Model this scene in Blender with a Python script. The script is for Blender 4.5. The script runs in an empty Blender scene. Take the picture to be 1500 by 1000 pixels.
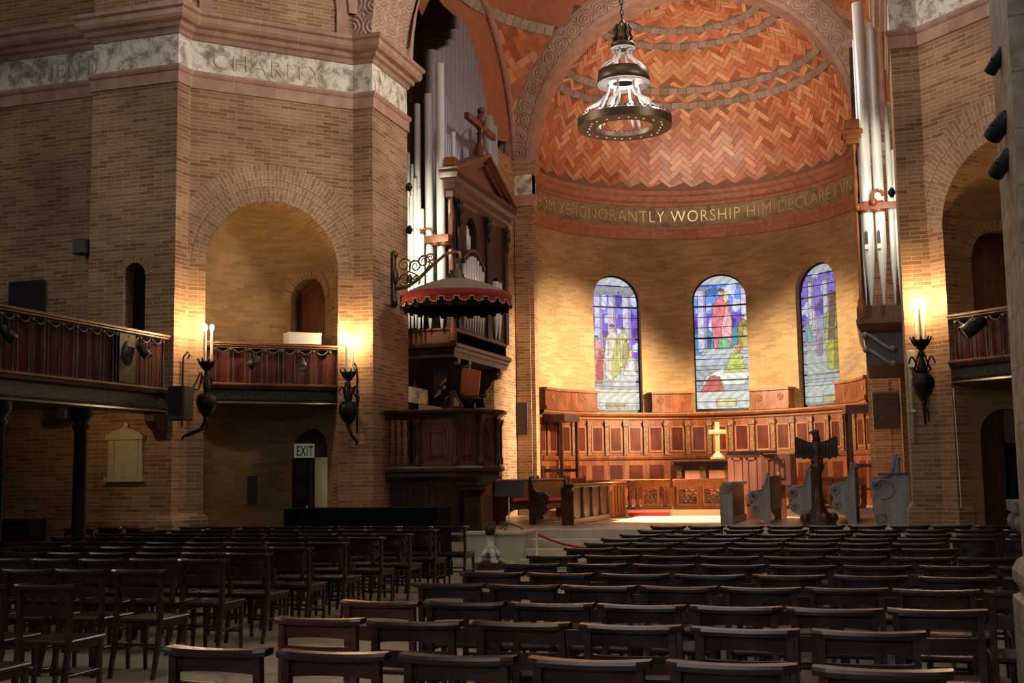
import bpy, bmesh, math, random
from mathutils import Vector, Matrix
random.seed(7)
PI = math.pi
C = bpy.context.scene.collection
sin, cos, rad = math.sin, math.cos, math.radians

# ------------------------------------------------------------------ mesh builder
class MB:
    def __init__(s):
        s.v = []; s.f = []; s.uv = {}; s.col = {}; s.smooth = set(); s.M = None
    def add(s, vs, fs, uvs=None, smooth=False, col=None):
        o = len(s.v)
        for p in vs:
            p = Vector(p)
            s.v.append(s.M @ p if s.M else p)
        for i, f in enumerate(fs):
            k = len(s.f); s.f.append([o + j for j in f])
            if uvs: s.uv[k] = uvs[i]
            if smooth: s.smooth.add(k)
            if col: s.col[k] = col
    def box(s, x0, x1, y0, y1, z0, z1):
        v = [(x0,y0,z0),(x1,y0,z0),(x1,y1,z0),(x0,y1,z0),(x0,y0,z1),(x1,y0,z1),(x1,y1,z1),(x0,y1,z1)]
        s.add(v, [(0,3,2,1),(4,5,6,7),(0,1,5,4),(1,2,6,5),(2,3,7,6),(3,0,4,7)])
    def cbox(s, x0, x1, y0, y1, z0, z1, c=.004):
        """box with chamfered edges"""
        c = min(c, (x1-x0)/2.1, (y1-y0)/2.1, (z1-z0)/2.1)
        xs, ys, zs = (x0,x1), (y0,y1), (z0,z1); v = []; idx = {}
        for i in (0,1):
            for j in (0,1):
                for k in (0,1):
                    sx, sy, sz = (1-2*i)*c, (1-2*j)*c, (1-2*k)*c
                    for a in range(3):
                        p = [xs[i]+sx, ys[j]+sy, zs[k]+sz]; p[a] = (xs[i], ys[j], zs[k])[a]
                        idx[i,j,k,a] = len(v); v.append(p)
        f = []
        for a, (b, d) in enumerate(((1,2),(2,0),(0,1))):
            for e in (0,1):
                q = []
                for (m, n) in ((0,0),(1,0),(1,1),(0,1)):
                    t = [0,0,0]; t[a] = e; t[b] = m; t[d] = n; q.append(idx[(*t, a)])
                f.append(q if e else q[::-1])
        for a in range(3):
            b, d = (a+1) % 3, (a+2) % 3
            for m in (0,1):
                for n in (0,1):
                    t0 = [0,0,0]; t0[b] = m; t0[d] = n; t1 = t0[:]; t1[a] = 1
                    q = [idx[(*t0, b)], idx[(*t1, b)], idx[(*t1, d)], idx[(*t0, d)]]
                    f.append(q if (m ^ n) else q[::-1])
        for i in (0,1):
            for j in (0,1):
                for k in (0,1):
                    q = [idx[i,j,k,0], idx[i,j,k,1], idx[i,j,k,2]]
                    f.append(q if (i+j+k) % 2 else q[::-1])
        s.add(v, f)
    def prism(s, poly, fn, a0, a1, caps=True, smooth=False):
        """poly = 2d points, fn(p,q,a) -> xyz, extruded a0..a1"""
        n = len(poly)
        v = [fn(p[0], p[1], a0) for p in poly] + [fn(p[0], p[1], a1) for p in poly]
        f = [(i, (i+1) % n, n+(i+1) % n, n+i) for i in range(n)]
        s.add(v, f, smooth=smooth)
        if caps: s.add(v, [tuple(range(n))[::-1], tuple(range(n, 2*n))])
    def lathe(s, cx, cy, prof, n=20, smooth=True, a0=0, a1=2*PI, caps=True):
        full = abs(a1-a0-2*PI) < 1e-6; m = n if full else n+1; v = []
        for (r, z) in prof:
            for i in range(m):
                a = a0 + (a1-a0)*i/n; v.append((cx+r*cos(a), cy+r*sin(a), z))
        f = []
        for k in range(len(prof)-1):
            for i in range(n):
                j = (i+1) % m
                f.append((k*m+i, k*m+j, (k+1)*m+j, (k+1)*m+i))
        s.add(v, f, smooth=smooth)
        if caps and full:
            if prof[0][0] > 1e-4: s.add(v[:m], [tuple(range(m))[::-1]])
            if prof[-1][0] > 1e-4: s.add(v[-m:], [tuple(range(m))])
    def tube(s, pts, r, n=8, caps=True, smooth=True):
        pts = [Vector(p) for p in pts]; rs = r if isinstance(r, (list, tuple)) else [r]*len(pts)
        v = []; ref = None
        for i, p in enumerate(pts):
            d = (pts[min(i+1, len(pts)-1)] - pts[max(i-1, 0)]).normalized()
            if ref is None: ref = Vector((0,0,1)) if abs(d.z) < .9 else Vector((1,0,0))
            u = (ref - d*ref.dot(d)).normalized(); w = d.cross(u); ref = u
            for k in range(n):
                a = 2*PI*k/n; v.append(p + (u*cos(a) + w*sin(a))*rs[i])
        f = [(i*n+k, i*n+(k+1) % n, (i+1)*n+(k+1) % n, (i+1)*n+k) for i in range(len(pts)-1) for k in range(n)]
        if caps: f += [tuple(range(n))[::-1], tuple(range(len(v)-n, len(v)))]
        s.add(v, f, smooth=smooth)
    def sphere(s, c, r, n=12, m=8, sc=(1,1,1)):
        v = []; f = []
        for i in range(m+1):
            t = PI*i/m
            for j in range(n):
                a = 2*PI*j/n; v.append((c[0]+r*sc[0]*sin(t)*cos(a), c[1]+r*sc[1]*sin(t)*sin(a), c[2]+r*sc[2]*cos(t)))
        for i in range(m):
            for j in range(n): f.append((i*n+j, (i+1)*n+j, (i+1)*n+(j+1) % n, i*n+(j+1) % n))
        s.add(v, f, smooth=True)
    def sweep(s, path, prof, closed=False, uvs=True):
        """profile [(offset to the right of travel, z)] swept along a plan path with mitres"""
        n = len(path); P = [Vector(p) for p in path]; cols = []; L = [0]
        for i in range(1, n): L.append(L[-1] + (P[i]-P[i-1]).length)
        for i in range(n):
            if closed: a, b = P[i]-P[i-1], P[(i+1) % n]-P[i]
            else:
                a = P[i]-P[i-1] if i > 0 else P[1]-P[0]; b = P[i+1]-P[i] if i < n-1 else P[-1]-P[-2]
            na, nb = Vector((a.y, -a.x)).normalized(), Vector((b.y, -b.x)).normalized()
            m = (na+nb); m = m.normalized() if m.length > 1e-6 else na
            k = 1/max(.35, m.dot(na)); cols.append([(P[i].x+m.x*o*k, P[i].y+m.y*o*k, z) for (o, z) in prof])
        q = len(prof); v = [p for c in cols for p in c]; f = []; uv = []
        w = [0]
        for i in range(1, q): w.append(w[-1] + math.dist(prof[i], prof[i-1]))
        for i in range(n if closed else n-1):
            j = (i+1) % n
            for k in range(q-1):
                f.append((i*q+k, j*q+k, j*q+k+1, i*q+k+1))
                u0, u1 = L[i], (L[i+1] if i+1 < n else L[i]+(P[0]-P[i]).length)
                uv.append([(u0, prof[0][1]+w[k]), (u1, prof[0][1]+w[k]), (u1, prof[0][1]+w[k+1]), (u0, prof[0][1]+w[k+1])])
        s.add(v, f, uvs=uv if uvs else None)
    def holed(s, mapf, u0, u1, z0, z1, holes=(), du=.5, rev=.3, sill=True, n=16):
        us = {round(u0, 5), round(u1, 5)}; k = max(1, int((u1-u0)/du))
        for i in range(k+1): us.add(round(u0+(u1-u0)*i/k, 5))
        for (uc, h, zb, zs) in holes:
            for i in range(n+1): us.add(round(uc-h*cos(PI*i/n), 5))
        us = sorted(us); v = []; f = []; uv = []
        def quad(a, za0, b, zb0, zb1, za1):
            if max(zb1-zb0, za1-za0) < 1e-5: return
            o = len(v); q = [(a, za0), (b, zb0), (b, zb1), (a, za1)]
            for (u, z) in q: v.append(mapf(u, z, 0))
            f.append((o, o+1, o+2, o+3)); uv.append(q)
        for a, b in zip(us, us[1:]):
            if b-a < 1e-5: continue
            m = (a+b)/2; hit = sorted([h for h in holes if abs(m-h[0]) < h[1]], key=lambda h: h[2])
            za = zb = z0
            for (uc, h, hb, zs) in hit:
                ta = zs+math.sqrt(max(0, h*h-(a-uc)**2)); tb = zs+math.sqrt(max(0, h*h-(b-uc)**2))
                quad(a, za, b, zb, hb, hb); za, zb = ta, tb
            quad(a, za, b, zb, z1, z1)
        for (uc, h, hb, zs) in holes:
            out = [(uc-h, hb)] + [(uc-h*cos(PI*i/n), zs+h*sin(PI*i/n)) for i in range(n+1)] + [(uc+h, hb)]
            if sill: out.append((uc-h, hb))
            l = 0
            for p, q in zip(out, out[1:]):
                o = len(v); d = math.dist(p, q)
                for (t, dd) in ((p, 0), (q, 0), (q, rev), (p, rev)): v.append(mapf(t[0], t[1], dd))
                f.append((o, o+1, o+2, o+3)); uv.append([(0, l), (0, l+d), (rev, l+d), (rev, l)]); l += d
        s.add(v, f, uvs=uv)
    def mesh(s, name, off=(0,0,0)):
        me = bpy.data.meshes.new(name); off = Vector(off)
        me.from_pydata([tuple(p-off) for p in s.v], [], s.f)
        me.uv_layers.new(name='UVMap')
        hascol = bool(s.col)
        if hascol: me.color_attributes.new('Col', 'FLOAT_COLOR', 'CORNER')
        me.polygons.foreach_set('use_smooth', [k in s.smooth for k in range(len(s.f))])
        ul = []; cl = []
        for k, poly in enumerate(me.polygons):
            u = s.uv.get(k)
            if not u:
                n = poly.normal; vs = [s.v[i] for i in s.f[k]]
                if abs(n.z) > .8: u = [(p.x, p.y) for p in vs]
                else:
                    t = Vector((-n.y, n.x, 0)).normalized(); u = [(p.dot(t), p.z) for p in vs]
            for q in u: ul += [q[0], q[1]]
            if hascol: cl += [*s.col.get(k, (.5,.5,.5)), 1.0]*len(u)
        me.uv_layers[0].data.foreach_set('uv', ul)
        if hascol: me.color_attributes['Col'].data.foreach_set('color', cl)
        return me

# ------------------------------------------------------------------ objects
LOC = {}
def thing(name, label, cat, loc=(0,0,0), group=None, rz=0):
    o = bpy.data.objects.new(name, None); C.objects.link(o); o.location = loc; o.rotation_euler = (0,0,rz)
    o.empty_display_size = .1; LOC[o] = Vector(loc)
    o['label'] = label; o['category'] = cat
    if group: o['group'] = group
    return o
def part(name, mb, m, parent=None, label=None, local=False, stuff=False):
    off = LOC[parent] if (parent is not None and not local) else (0,0,0)
    o = bpy.data.objects.new(name, mb.mesh(name, off)); C.objects.link(o)
    o.data.materials.append(m)
    if parent is not None: o.parent = parent; LOC[o] = LOC[parent]
    else: LOC[o] = Vector((0,0,0))
    if label: o['label'] = label
    if stuff: o['kind'] = 'stuff'
    return o
def solo(name, mb, m, label, cat, group=None):
    """a thing that is a single mesh: origin moved to its base"""
    x = [p.x for p in mb.v]; y = [p.y for p in mb.v]; z = [p.z for p in mb.v]
    c = Vector(((min(x)+max(x))/2, (min(y)+max(y))/2, min(z)))
    o = bpy.data.objects.new(name, mb.mesh(name, c)); o.location = c; C.objects.link(o); o.data.materials.append(m)
    o['label'] = label; o['category'] = cat; LOC[o] = c
    if group: o['group'] = group
    return o
def struct(name, mb, m, parent=None):
    o = part(name, mb, m, parent)
    o['kind'] = 'structure'
    return o
def dup(root, loc, label, rz=0):
    r = root.copy(); C.objects.link(r); r.location = loc; r.rotation_euler = (0,0,rz); r['label'] = label
    LOC[r] = Vector(loc)
    for ch in list(root.children):
        c = ch.copy(); C.objects.link(c); c.parent = r
        for g in list(ch.children):
            d = g.copy(); C.objects.link(d); d.parent = c
    return r

# ------------------------------------------------------------------ materials
def newmat(name):
    m = bpy.data.materials.new(name); m.use_nodes = True
    nt = m.node_tree; b = nt.nodes['Principled BSDF']
    return m, nt, b
def node(nt, t, **k):
    n = nt.nodes.new(t)
    for a, v in k.items():
        if a.startswith('i_'):
            key = a[2:].replace('_', ' ')
            n.inputs[key].default_value = v
        else: setattr(n, a, v)
    return n
def rgba(c): return (*c, 1)
def plain(name, col, rough=.5, metal=0, spec=.5, var=.25, scale=6, bump=0, emit=None, estr=0):
    m, nt, b = newmat(name); L = nt.links.new
    tc = node(nt, 'ShaderNodeTexCoord'); nz = node(nt, 'ShaderNodeTexNoise', i_Scale=scale, i_Detail=4.0)
    L(tc.outputs['Object'], nz.inputs['Vector'])
    mx = node(nt, 'ShaderNodeMix', data_type='RGBA')
    mx.inputs[6].default_value = rgba([c*(1-var) for c in col]); mx.inputs[7].default_value = rgba([min(1, c*(1+var)) for c in col])
    L(nz.outputs['Fac'], mx.inputs[0]); L(mx.outputs[2], b.inputs['Base Color'])
    b.inputs['Roughness'].default_value = rough; b.inputs['Metallic'].default_value = metal
    b.inputs['Specular IOR Level'].default_value = spec
    if bump:
        bp = node(nt, 'ShaderNodeBump', i_Strength=bump, i_Distance=.01); L(nz.outputs['Fac'], bp.inputs['Height']); L(bp.outputs['Normal'], b.inputs['Normal'])
    if emit:
        b.inputs['Emission Color'].default_value = rgba(emit); b.inputs['Emission Strength'].default_value = estr
    return m
def wood(name, c1, c2, rough=.35, scale=5, stretch=(1,1,.08), spec=.5):
    m, nt, b = newmat(name); L = nt.links.new
    tc = node(nt, 'ShaderNodeTexCoord'); mp = node(nt, 'ShaderNodeMapping'); mp.inputs['Scale'].default_value = stretch
    nz = node(nt, 'ShaderNodeTexNoise', i_Scale=scale*4, i_Detail=5.0, i_Distortion=.6)
    n2 = node(nt, 'ShaderNodeTexNoise', i_Scale=2.0, i_Detail=2.0)
    L(tc.outputs['Object'], mp.inputs['Vector']); L(mp.outputs[0], nz.inputs['Vector']); L(tc.outputs['Object'], n2.inputs['Vector'])
    ad = node(nt, 'ShaderNodeMath', operation='ADD'); L(nz.outputs['Fac'], ad.inputs[0]); L(n2.outputs['Fac'], ad.inputs[1])
    r = node(nt, 'ShaderNodeValToRGB'); L(ad.outputs[0], r.inputs[0])
    r.color_ramp.elements[0].position = .75; r.color_ramp.elements[1].position = 1.2 if False else 1.0
    ad2 = ad; ad2.use_clamp = False
    sc = node(nt, 'ShaderNodeMath', operation='MULTIPLY'); sc.inputs[1].default_value = .85
    L(ad.outputs[0], sc.inputs[0]); L(sc.outputs[0], r.inputs[0])
    r.color_ramp.elements[0].color = rgba(c1); r.color_ramp.elements[1].color = rgba(c2)
    L(r.outputs[0], b.inputs['Base Color'])
    b.inputs['Roughness'].default_value = rough; b.inputs['Specular IOR Level'].default_value = spec
    return m
def brick(name, c1, c2, mort, w=.30, h=.064, ms=.0055, stain=.35, stainscale=.7):
    m, nt, b = newmat(name); L = nt.links.new
    tc = node(nt, 'ShaderNodeTexCoord')
    bt = node(nt, 'ShaderNodeTexBrick', i_Scale=1.0); bt.offset = .5
    bt.inputs['Brick Width'].default_value = w; bt.inputs['Row Height'].default_value = h
    bt.inputs['Mortar Size'].default_value = ms; bt.inputs['Mortar Smooth'].default_value = .2; bt.inputs['Bias'].default_value = -.15
    bt.inputs['Color1'].default_value = rgba(c1); bt.inputs['Color2'].default_value = rgba(c2); bt.inputs['Mortar'].default_value = rgba(mort)
    L(tc.outputs['UV'], bt.inputs['Vector'])
    nz = node(nt, 'ShaderNodeTexNoise', i_Scale=stainscale, i_Detail=5.0); L(tc.outputs['Object'], nz.inputs['Vector'])
    mr = node(nt, 'ShaderNodeMapRange'); mr.inputs[1].default_value = .3; mr.inputs[2].default_value = .7
    mr.inputs[3].default_value = 1-stain; mr.inputs[4].default_value = 1+stain*.6
    L(nz.outputs['Fac'], mr.inputs[0])
    mx = node(nt, 'ShaderNodeVectorMath', operation='SCALE'); L(bt.outputs['Color'], mx.inputs[0]); L(mr.outputs[0], mx.inputs['Scale'])
    L(mx.outputs[0], b.inputs['Base Color'])
    b.inputs['Roughness'].default_value = .75; b.inputs['Specular IOR Level'].default_value = .25
    bp = node(nt, 'ShaderNodeBump', i_Strength=.5, i_Distance=.006); bp.invert = True
    L(bt.outputs['Fac'], bp.inputs['Height']); L(bp.outputs['Normal'], b.inputs['Normal'])
    return m
def blocks(name, c1, c2, mort, w=.6, h=.6, ms=.006, off=.5, rough=.6, relief=False, noise=8, nvar=.25, spec=.3):
    """stone or terracotta blocks, with an optional rosette relief per block"""
    m = brick(name, c1, c2, mort, w, h, ms, nvar, noise)
    nt = m.node_tree; b = nt.nodes['Principled BSDF']; L = nt.links.new
    bt = [n for n in nt.nodes if n.type == 'TEX_BRICK'][0]; bt.offset = off
    b.inputs['Roughness'].default_value = rough; b.inputs['Specular IOR Level'].default_value = spec
    if relief:
        tc = [n for n in nt.nodes if n.type == 'TEX_COORD'][0]
        sp = node(nt, 'ShaderNodeSeparateXYZ'); L(tc.outputs['UV'], sp.inputs[0]); ax = []
        for i, s_ in ((0, w), (1, h)):
            d = node(nt, 'ShaderNodeMath', operation='DIVIDE'); d.inputs[1].default_value = s_; L(sp.outputs[i], d.inputs[0])
            fr = node(nt, 'ShaderNodeMath', operation='FRACT'); L(d.outputs[0], fr.inputs[0])
            sb = node(nt, 'ShaderNodeMath', operation='SUBTRACT'); sb.inputs[1].default_value = .5; L(fr.outputs[0], sb.inputs[0]); ax.append(sb)
        cb = node(nt, 'ShaderNodeCombineXYZ'); L(ax[0].outputs[0], cb.inputs[0]); L(ax[1].outputs[0], cb.inputs[1])
        ln = node(nt, 'ShaderNodeVectorMath', operation='LENGTH'); L(cb.outputs[0], ln.inputs[0])
        mu = node(nt, 'ShaderNodeMath', operation='MULTIPLY'); mu.inputs[1].default_value = 34; L(ln.outputs['Value'], mu.inputs[0])
        sn = node(nt, 'ShaderNodeMath', operation='SINE'); L(mu.outputs[0], sn.inputs[0])
        n2 = node(nt, 'ShaderNodeTexNoise', i_Scale=14.0); L(tc.outputs['UV'], n2.inputs['Vector'])
        ad = node(nt, 'ShaderNodeMath', operation='MULTIPLY_ADD'); ad.inputs[1].default_value = 2.5; L(n2.outputs['Fac'], ad.inputs[0]); L(sn.outputs[0], ad.inputs[2])
        bp = node(nt, 'ShaderNodeBump', i_Strength=.6, i_Distance=.02); L(ad.outputs[0], bp.inputs['Height'])
        old = [n for n in nt.nodes if n.type == 'BUMP' and n is not bp][0]; L(old.outputs['Normal'], bp.inputs['Normal'])
        L(bp.outputs['Normal'], b.inputs['Normal'])
    return m
def mottled(name, stops, scale=3.0, rough=.6, bump=.3, spec=.3):
    m, nt, b = newmat(name); L = nt.links.new
    tc = node(nt, 'ShaderNodeTexCoord'); nz = node(nt, 'ShaderNodeTexNoise', i_Scale=scale, i_Detail=9.0, i_Roughness=.68, i_Distortion=.4)
    L(tc.outputs['Object'], nz.inputs['Vector']); r = node(nt, 'ShaderNodeValToRGB'); L(nz.outputs['Fac'], r.inputs[0])
    e = r.color_ramp.elements
    while len(e) < len(stops): e.new(.5)
    for k, (p, c) in enumerate(stops): e[k].position = p; e[k].color = rgba(c)
    L(r.outputs[0], b.inputs['Base Color']); b.inputs['Roughness'].default_value = rough; b.inputs['Specular IOR Level'].default_value = spec
    bp = node(nt, 'ShaderNodeBump', i_Strength=bump, i_Distance=.01); L(nz.outputs['Fac'], bp.inputs['Height']); L(bp.outputs['Normal'], b.inputs['Normal'])
    return m
def colattr(name, rough=.5, emit=0, spec=.4, noise=.2):
    m, nt, b = newmat(name); L = nt.links.new
    at = node(nt, 'ShaderNodeVertexColor', layer_name='Col'); tc = node(nt, 'ShaderNodeTexCoord')
    nz = node(nt, 'ShaderNodeTexNoise', i_Scale=9.0, i_Detail=4.0); L(tc.outputs['Object'], nz.inputs['Vector'])
    mr = node(nt, 'ShaderNodeMapRange'); mr.inputs[1].default_value = .3; mr.inputs[2].default_value = .7
    mr.inputs[3].default_value = 1-noise; mr.inputs[4].default_value = 1+noise; L(nz.outputs['Fac'], mr.inputs[0])
    mx = node(nt, 'ShaderNodeVectorMath', operation='SCALE'); L(at.outputs['Color'], mx.inputs[0]); L(mr.outputs[0], mx.inputs['Scale'])
    b.inputs['Roughness'].default_value = rough; b.inputs['Specular IOR Level'].default_value = spec
    if emit:
        b.inputs['Base Color'].default_value = (.02,.02,.02,1)
        L(mx.outputs[0], b.inputs['Emission Color']); b.inputs['Emission Strength'].default_value = emit
    else: L(mx.outputs[0], b.inputs['Base Color'])
    return m

M = {}
M['brick'] = brick('tan_brick', (.40,.235,.13), (.20,.10,.052), (.50,.36,.23), w=.31, h=.066, ms=.006)
M['brick_arch'] = brick('arch_brick', (.38,.24,.14), (.26,.145,.08), (.54,.40,.27), w=.24, h=.075, ms=.006)
M['brick_apse'] = brick('apse_brick', (.385,.25,.115), (.27,.16,.072), (.35,.235,.12), w=.31, h=.066, ms=.004)
M['terra'] = blocks('terracotta_moulding', (.42,.25,.175), (.36,.205,.145), (.56,.42,.33), w=.75, h=3, ms=.004, noise=4)
M['terra_relief'] = blocks('terracotta_relief', (.48,.31,.225), (.42,.265,.19), (.62,.48,.39), w=.42, h=.42, off=0, relief=True)
M['terra_red'] = blocks('apse_terracotta', (.38,.16,.085), (.31,.125,.065), (.28,.13,.07), w=.8, h=3, ms=.004)
M['travertine'] = mottled('travertine_frieze', [(.30,(.16,.12,.09)), (.42,(.36,.30,.22)), (.50,(.62,.57,.47)), (.60,(.80,.76,.66)), (.70,(.52,.36,.17))], scale=4.6, bump=.5)
M['mosaic'] = mottled('gold_brown_frieze', [(.3,(.10,.07,.035)), (.45,(.24,.17,.08)), (.6,(.34,.25,.12)), (.75,(.20,.12,.05))], scale=4)
M['gold'] = plain('gilt_letters', (.75,.55,.28), .35, .6, var=.2)
M['faint'] = plain('incised_gilding', (.44,.37,.24), .5, .3, var=.3)
M['tile'] = colattr('guastavino_tile', rough=.38, spec=.5, noise=.12)
M['grout'] = plain('tile_grout', (.22,.11,.06), .8)
M['floor'] = blocks('stone_floor', (.33,.27,.19), (.27,.22,.16), (.10,.085,.065), w=.6, h=.6, off=0, rough=.45, spec=.3, noise=3)
M['marble'] = mottled('pale_marble', [(.3,(.40,.37,.29)), (.5,(.52,.48,.38)), (.7,(.60,.56,.46))], scale=2.5, rough=.4, bump=.05)
M['choir_floor'] = blocks('pale_choir_floor', (.55,.42,.28), (.50,.38,.25), (.38,.28,.18), w=.9, h=.9, off=0, rough=.3, spec=.5, noise=2, nvar=.12)
M['chair'] = wood('dark_chair_wood', (.023,.0100,.0090), (.054,.023,.0195), rough=.27, scale=4, stretch=(.12,1,1), spec=.55)
M['oak'] = wood('choir_oak', (.098,.024,.006), (.18,.050,.013), rough=.42, scale=4, spec=.3)
M['oak_light'] = wood('light_oak', (.165,.050,.014), (.24,.082,.024), rough=.45, scale=4, spec=.3)
M['mahog'] = wood('red_mahogany_panel', (.046,.009,.004), (.085,.017,.007), rough=.25, scale=3)
M['console'] = wood('red_brown_console', (.42,.16,.10), (.52,.21,.14), rough=.4, scale=3)
M['carved'] = mottled('carved_oak', [(.35,(.035,.015,.006)), (.55,(.16,.07,.025)), (.7,(.34,.17,.07))], scale=22, rough=.4, bump=1)
M['dwood'] = wood('dark_walnut', (.035,.013,.008), (.075,.028,.016), rough=.35, scale=4)
M['pwood'] = wood('pulpit_mahogany', (.085,.027,.017), (.15,.052,.032), rough=.33, scale=4)
M['mwood'] = wood('stall_brown', (.11,.04,.018), (.18,.075,.035), rough=.4, scale=4)
M['gwood'] = wood('pew_end_daylight_sheen', (.19,.175,.175), (.29,.27,.27), rough=.34, scale=4, spec=.8)  # dark wood made pale: reflected daylight put into the base colour
M['iron'] = plain('black_iron', (.018,.016,.013), .45, .6, var=.3, scale=30, bump=.3)
M['dcarve'] = mottled('dark_carved_fascia', [(.35,(.008,.006,.004)), (.55,(.03,.024,.015)), (.72,(.075,.06,.04))], scale=18, rough=.5, bump=1)
M['bronze'] = plain('old_bronze', (.10,.073,.042), .45, .75, var=.35, scale=25)
M['bronze_gold'] = plain('gilt_bracket', (.30,.20,.09), .4, .8, var=.35, scale=20)
M['brass'] = plain('bright_brass', (.80,.64,.30), .25, .75, var=.1)
M['silver'] = plain('white_lamp_metal', (.82,.80,.78), .35, .1, var=.05)
M['pipe'] = plain('organ_pipe_metal', (.62,.62,.60), .36, .25, var=.10, scale=2)
M['pipeg'] = plain('grey_zinc_pipe', (.36,.39,.43), .42, .2, var=.12, scale=2)
M['red'] = plain('red_velvet', (.38,.012,.014), .85, var=.3, scale=8)
M['curtain'] = plain('dark_red_curtain', (.055,.0045,.004), .9, var=.5, scale=5)
M['darkred'] = plain('deep_red_canopy_cloth', (.26,.016,.011), .85, var=.25)
M['trimgold'] = plain('pale_braid', (.55,.36,.22), .7, var=.1)
M['canvas'] = plain('grey_brown_canopy_top', (.19,.155,.115), .8, var=.15, scale=3)
M['black'] = plain('matt_black', (.010,.010,.010), .55, var=.2)
M['blackcloth'] = plain('black_cloth', (.006,.006,.006), .95, var=.2, spec=.1)
M['white'] = plain('white_paint', (.62,.61,.56), .5, var=.06)
M['paper'] = plain('white_paper', (.75,.74,.70), .7, var=.03)
M['candle'] = plain('ivory_candle_tube', (.74,.66,.50), .4, var=.05)
M['slate'] = plain('dark_plaque', (.045,.025,.022), .5, var=.2)
M['plaque'] = blocks('engraved_plaque', (.055,.034,.034), (.05,.03,.03), (.085,.06,.06), w=9, h=.075, ms=.006)
M['tablet'] = mottled('cream_marble_tablet', [(.35,(.46,.40,.25)), (.6,(.60,.54,.36)), (.75,(.40,.33,.18))], scale=5, bump=.1)
M['pillar'] = blocks('grey_brown_stone', (.36,.29,.20), (.29,.23,.16), (.22,.18,.13), w=.35, h=.30, ms=.006, noise=9, nvar=.45)
M['redstone'] = plain('brown_stone', (.22,.12,.08), .7, var=.25)
M['lens'] = plain('lamp_lens', (.55,.52,.46), .25, var=.05)
M['bulb'] = plain('lit_bulb', (1,.9,.7), .4, emit=(1,.80,.50), estr=90)
M['glass'] = colattr('stained_glass', rough=.5, emit=1.15, spec=.03, noise=.12)
M['lead'] = plain('lead_bar', (.02,.02,.022), .5, .4)
M['copper'] = plain('lit_wood_board', (.70,.24,.08), .28, .5, var=.3, scale=4)  # wooden board; the lamplight on it is put into this orange
M['lightplaster'] = plain('pale_green_plaster', (.45,.46,.36), .8, var=.12)
M['door'] = wood('reddish_door', (.13,.042,.018), (.20,.07,.03), rough=.4, scale=3)
M['doorpane'] = plain('door_glass', (.06,.07,.075), .2)
M['dark'] = plain('unlit_recess_black', (.012,.010,.008), .9)  # near-black colour stands in for the unlit depth of openings
M['ground'] = M['dark']
M['capital'] = mottled('stone_capital', [(.35,(.10,.095,.075)), (.6,(.22,.21,.17)), (.8,(.32,.30,.25))], scale=9, bump=.8)
M['sign'] = plain('exit_sign_face', (.62,.68,.50), .5, var=.05, emit=(.5,.55,.38), estr=.12)
M['exitred'] = plain('exit_letters', (.16,.05,.03), .6, var=.1)
M['green'] = plain('dark_green_bronze', (.018,.026,.016), .4, .3, var=.4, scale=20)
M['studlit'] = plain('lit_glass_stud', (.9,.9,.85), .3, emit=(1,.95,.85), estr=.5)
M['tilebase'] = plain('orange_vault', (.36,.13,.06), .5, var=.25, scale=5)
M['crosswood'] = wood('dark_red_wood', (.10,.03,.018), (.17,.055,.03), rough=.4, scale=4)
M['pewter'] = plain('dark_pewter', (.075,.065,.05), .45, .5, var=.4, scale=25)
M['case'] = wood('shaded_organ_case', (.020,.008,.005), (.042,.018,.011), rough=.4, scale=4)  # same wood as dark_walnut, darker: the facade's shade put into the colour
M['chair_red'] = wood('reddish_chair_wood', (.060,.020,.014), (.125,.042,.028), rough=.3, scale=4, stretch=(.12,1,1), spec=.5)
# =================================================================== ARCHITECTURE
XC = -4.02                                   # axis of the choir and crossing
E2L, E1L, D0L, E4L = (-8.45,19.3), (-8.83,19.3), (-10.87,17.26), (-10.9,16.9)
E2R, E1R, D0R, E4R = (.41,19.3), (.83,19.3), (2.87,17.26), (2.9,16.9)
CH = 7.5                                     # nave/crossing back limit is behind the camera

# floors
b = MB(); b.box(-19, 12, -6, 20.95, -.3, 0); struct('floor', b, M['floor'])
b = MB(); b.box(-10.8, 2.8, 21.15, 28.05, .0, .60); b.box(-8.2, 0, 28.05, 32.5, 0, .60); struct('floor_choir', b, M['choir_floor'])
b = MB(); b.box(-8.0, -.24, 27.2, 32.5, .60, .73); struct('floor_sanctuary', b, M['choir_floor'])
# marble step wall and steps
b = MB()
b.cbox(-8.4, -5.95, 19.95, 21.15, 0, .60, .015); b.box(-8.4, -5.93, 19.90, 21.15, .0, .09); b.cbox(-8.42, -5.93, 19.9, 21.15, .545, .602, .01)
for k in range(4): b.cbox(-5.95, .4, 19.62+.38*k, 21.15, .15*k, .15*(k+1), .008)
struct('trim_1', b, M['marble'])

def seg(P0, P1):
    d = Vector((P1[0]-P0[0], P1[1]-P0[1])); L = d.length; d /= L; n = Vector((-d.y, d.x))   # n = inward (left of travel)
    return (lambda u, z, dep: (P0[0]+d.x*u+n.x*dep, P0[1]+d.y*u+n.y*dep, z)), L

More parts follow.
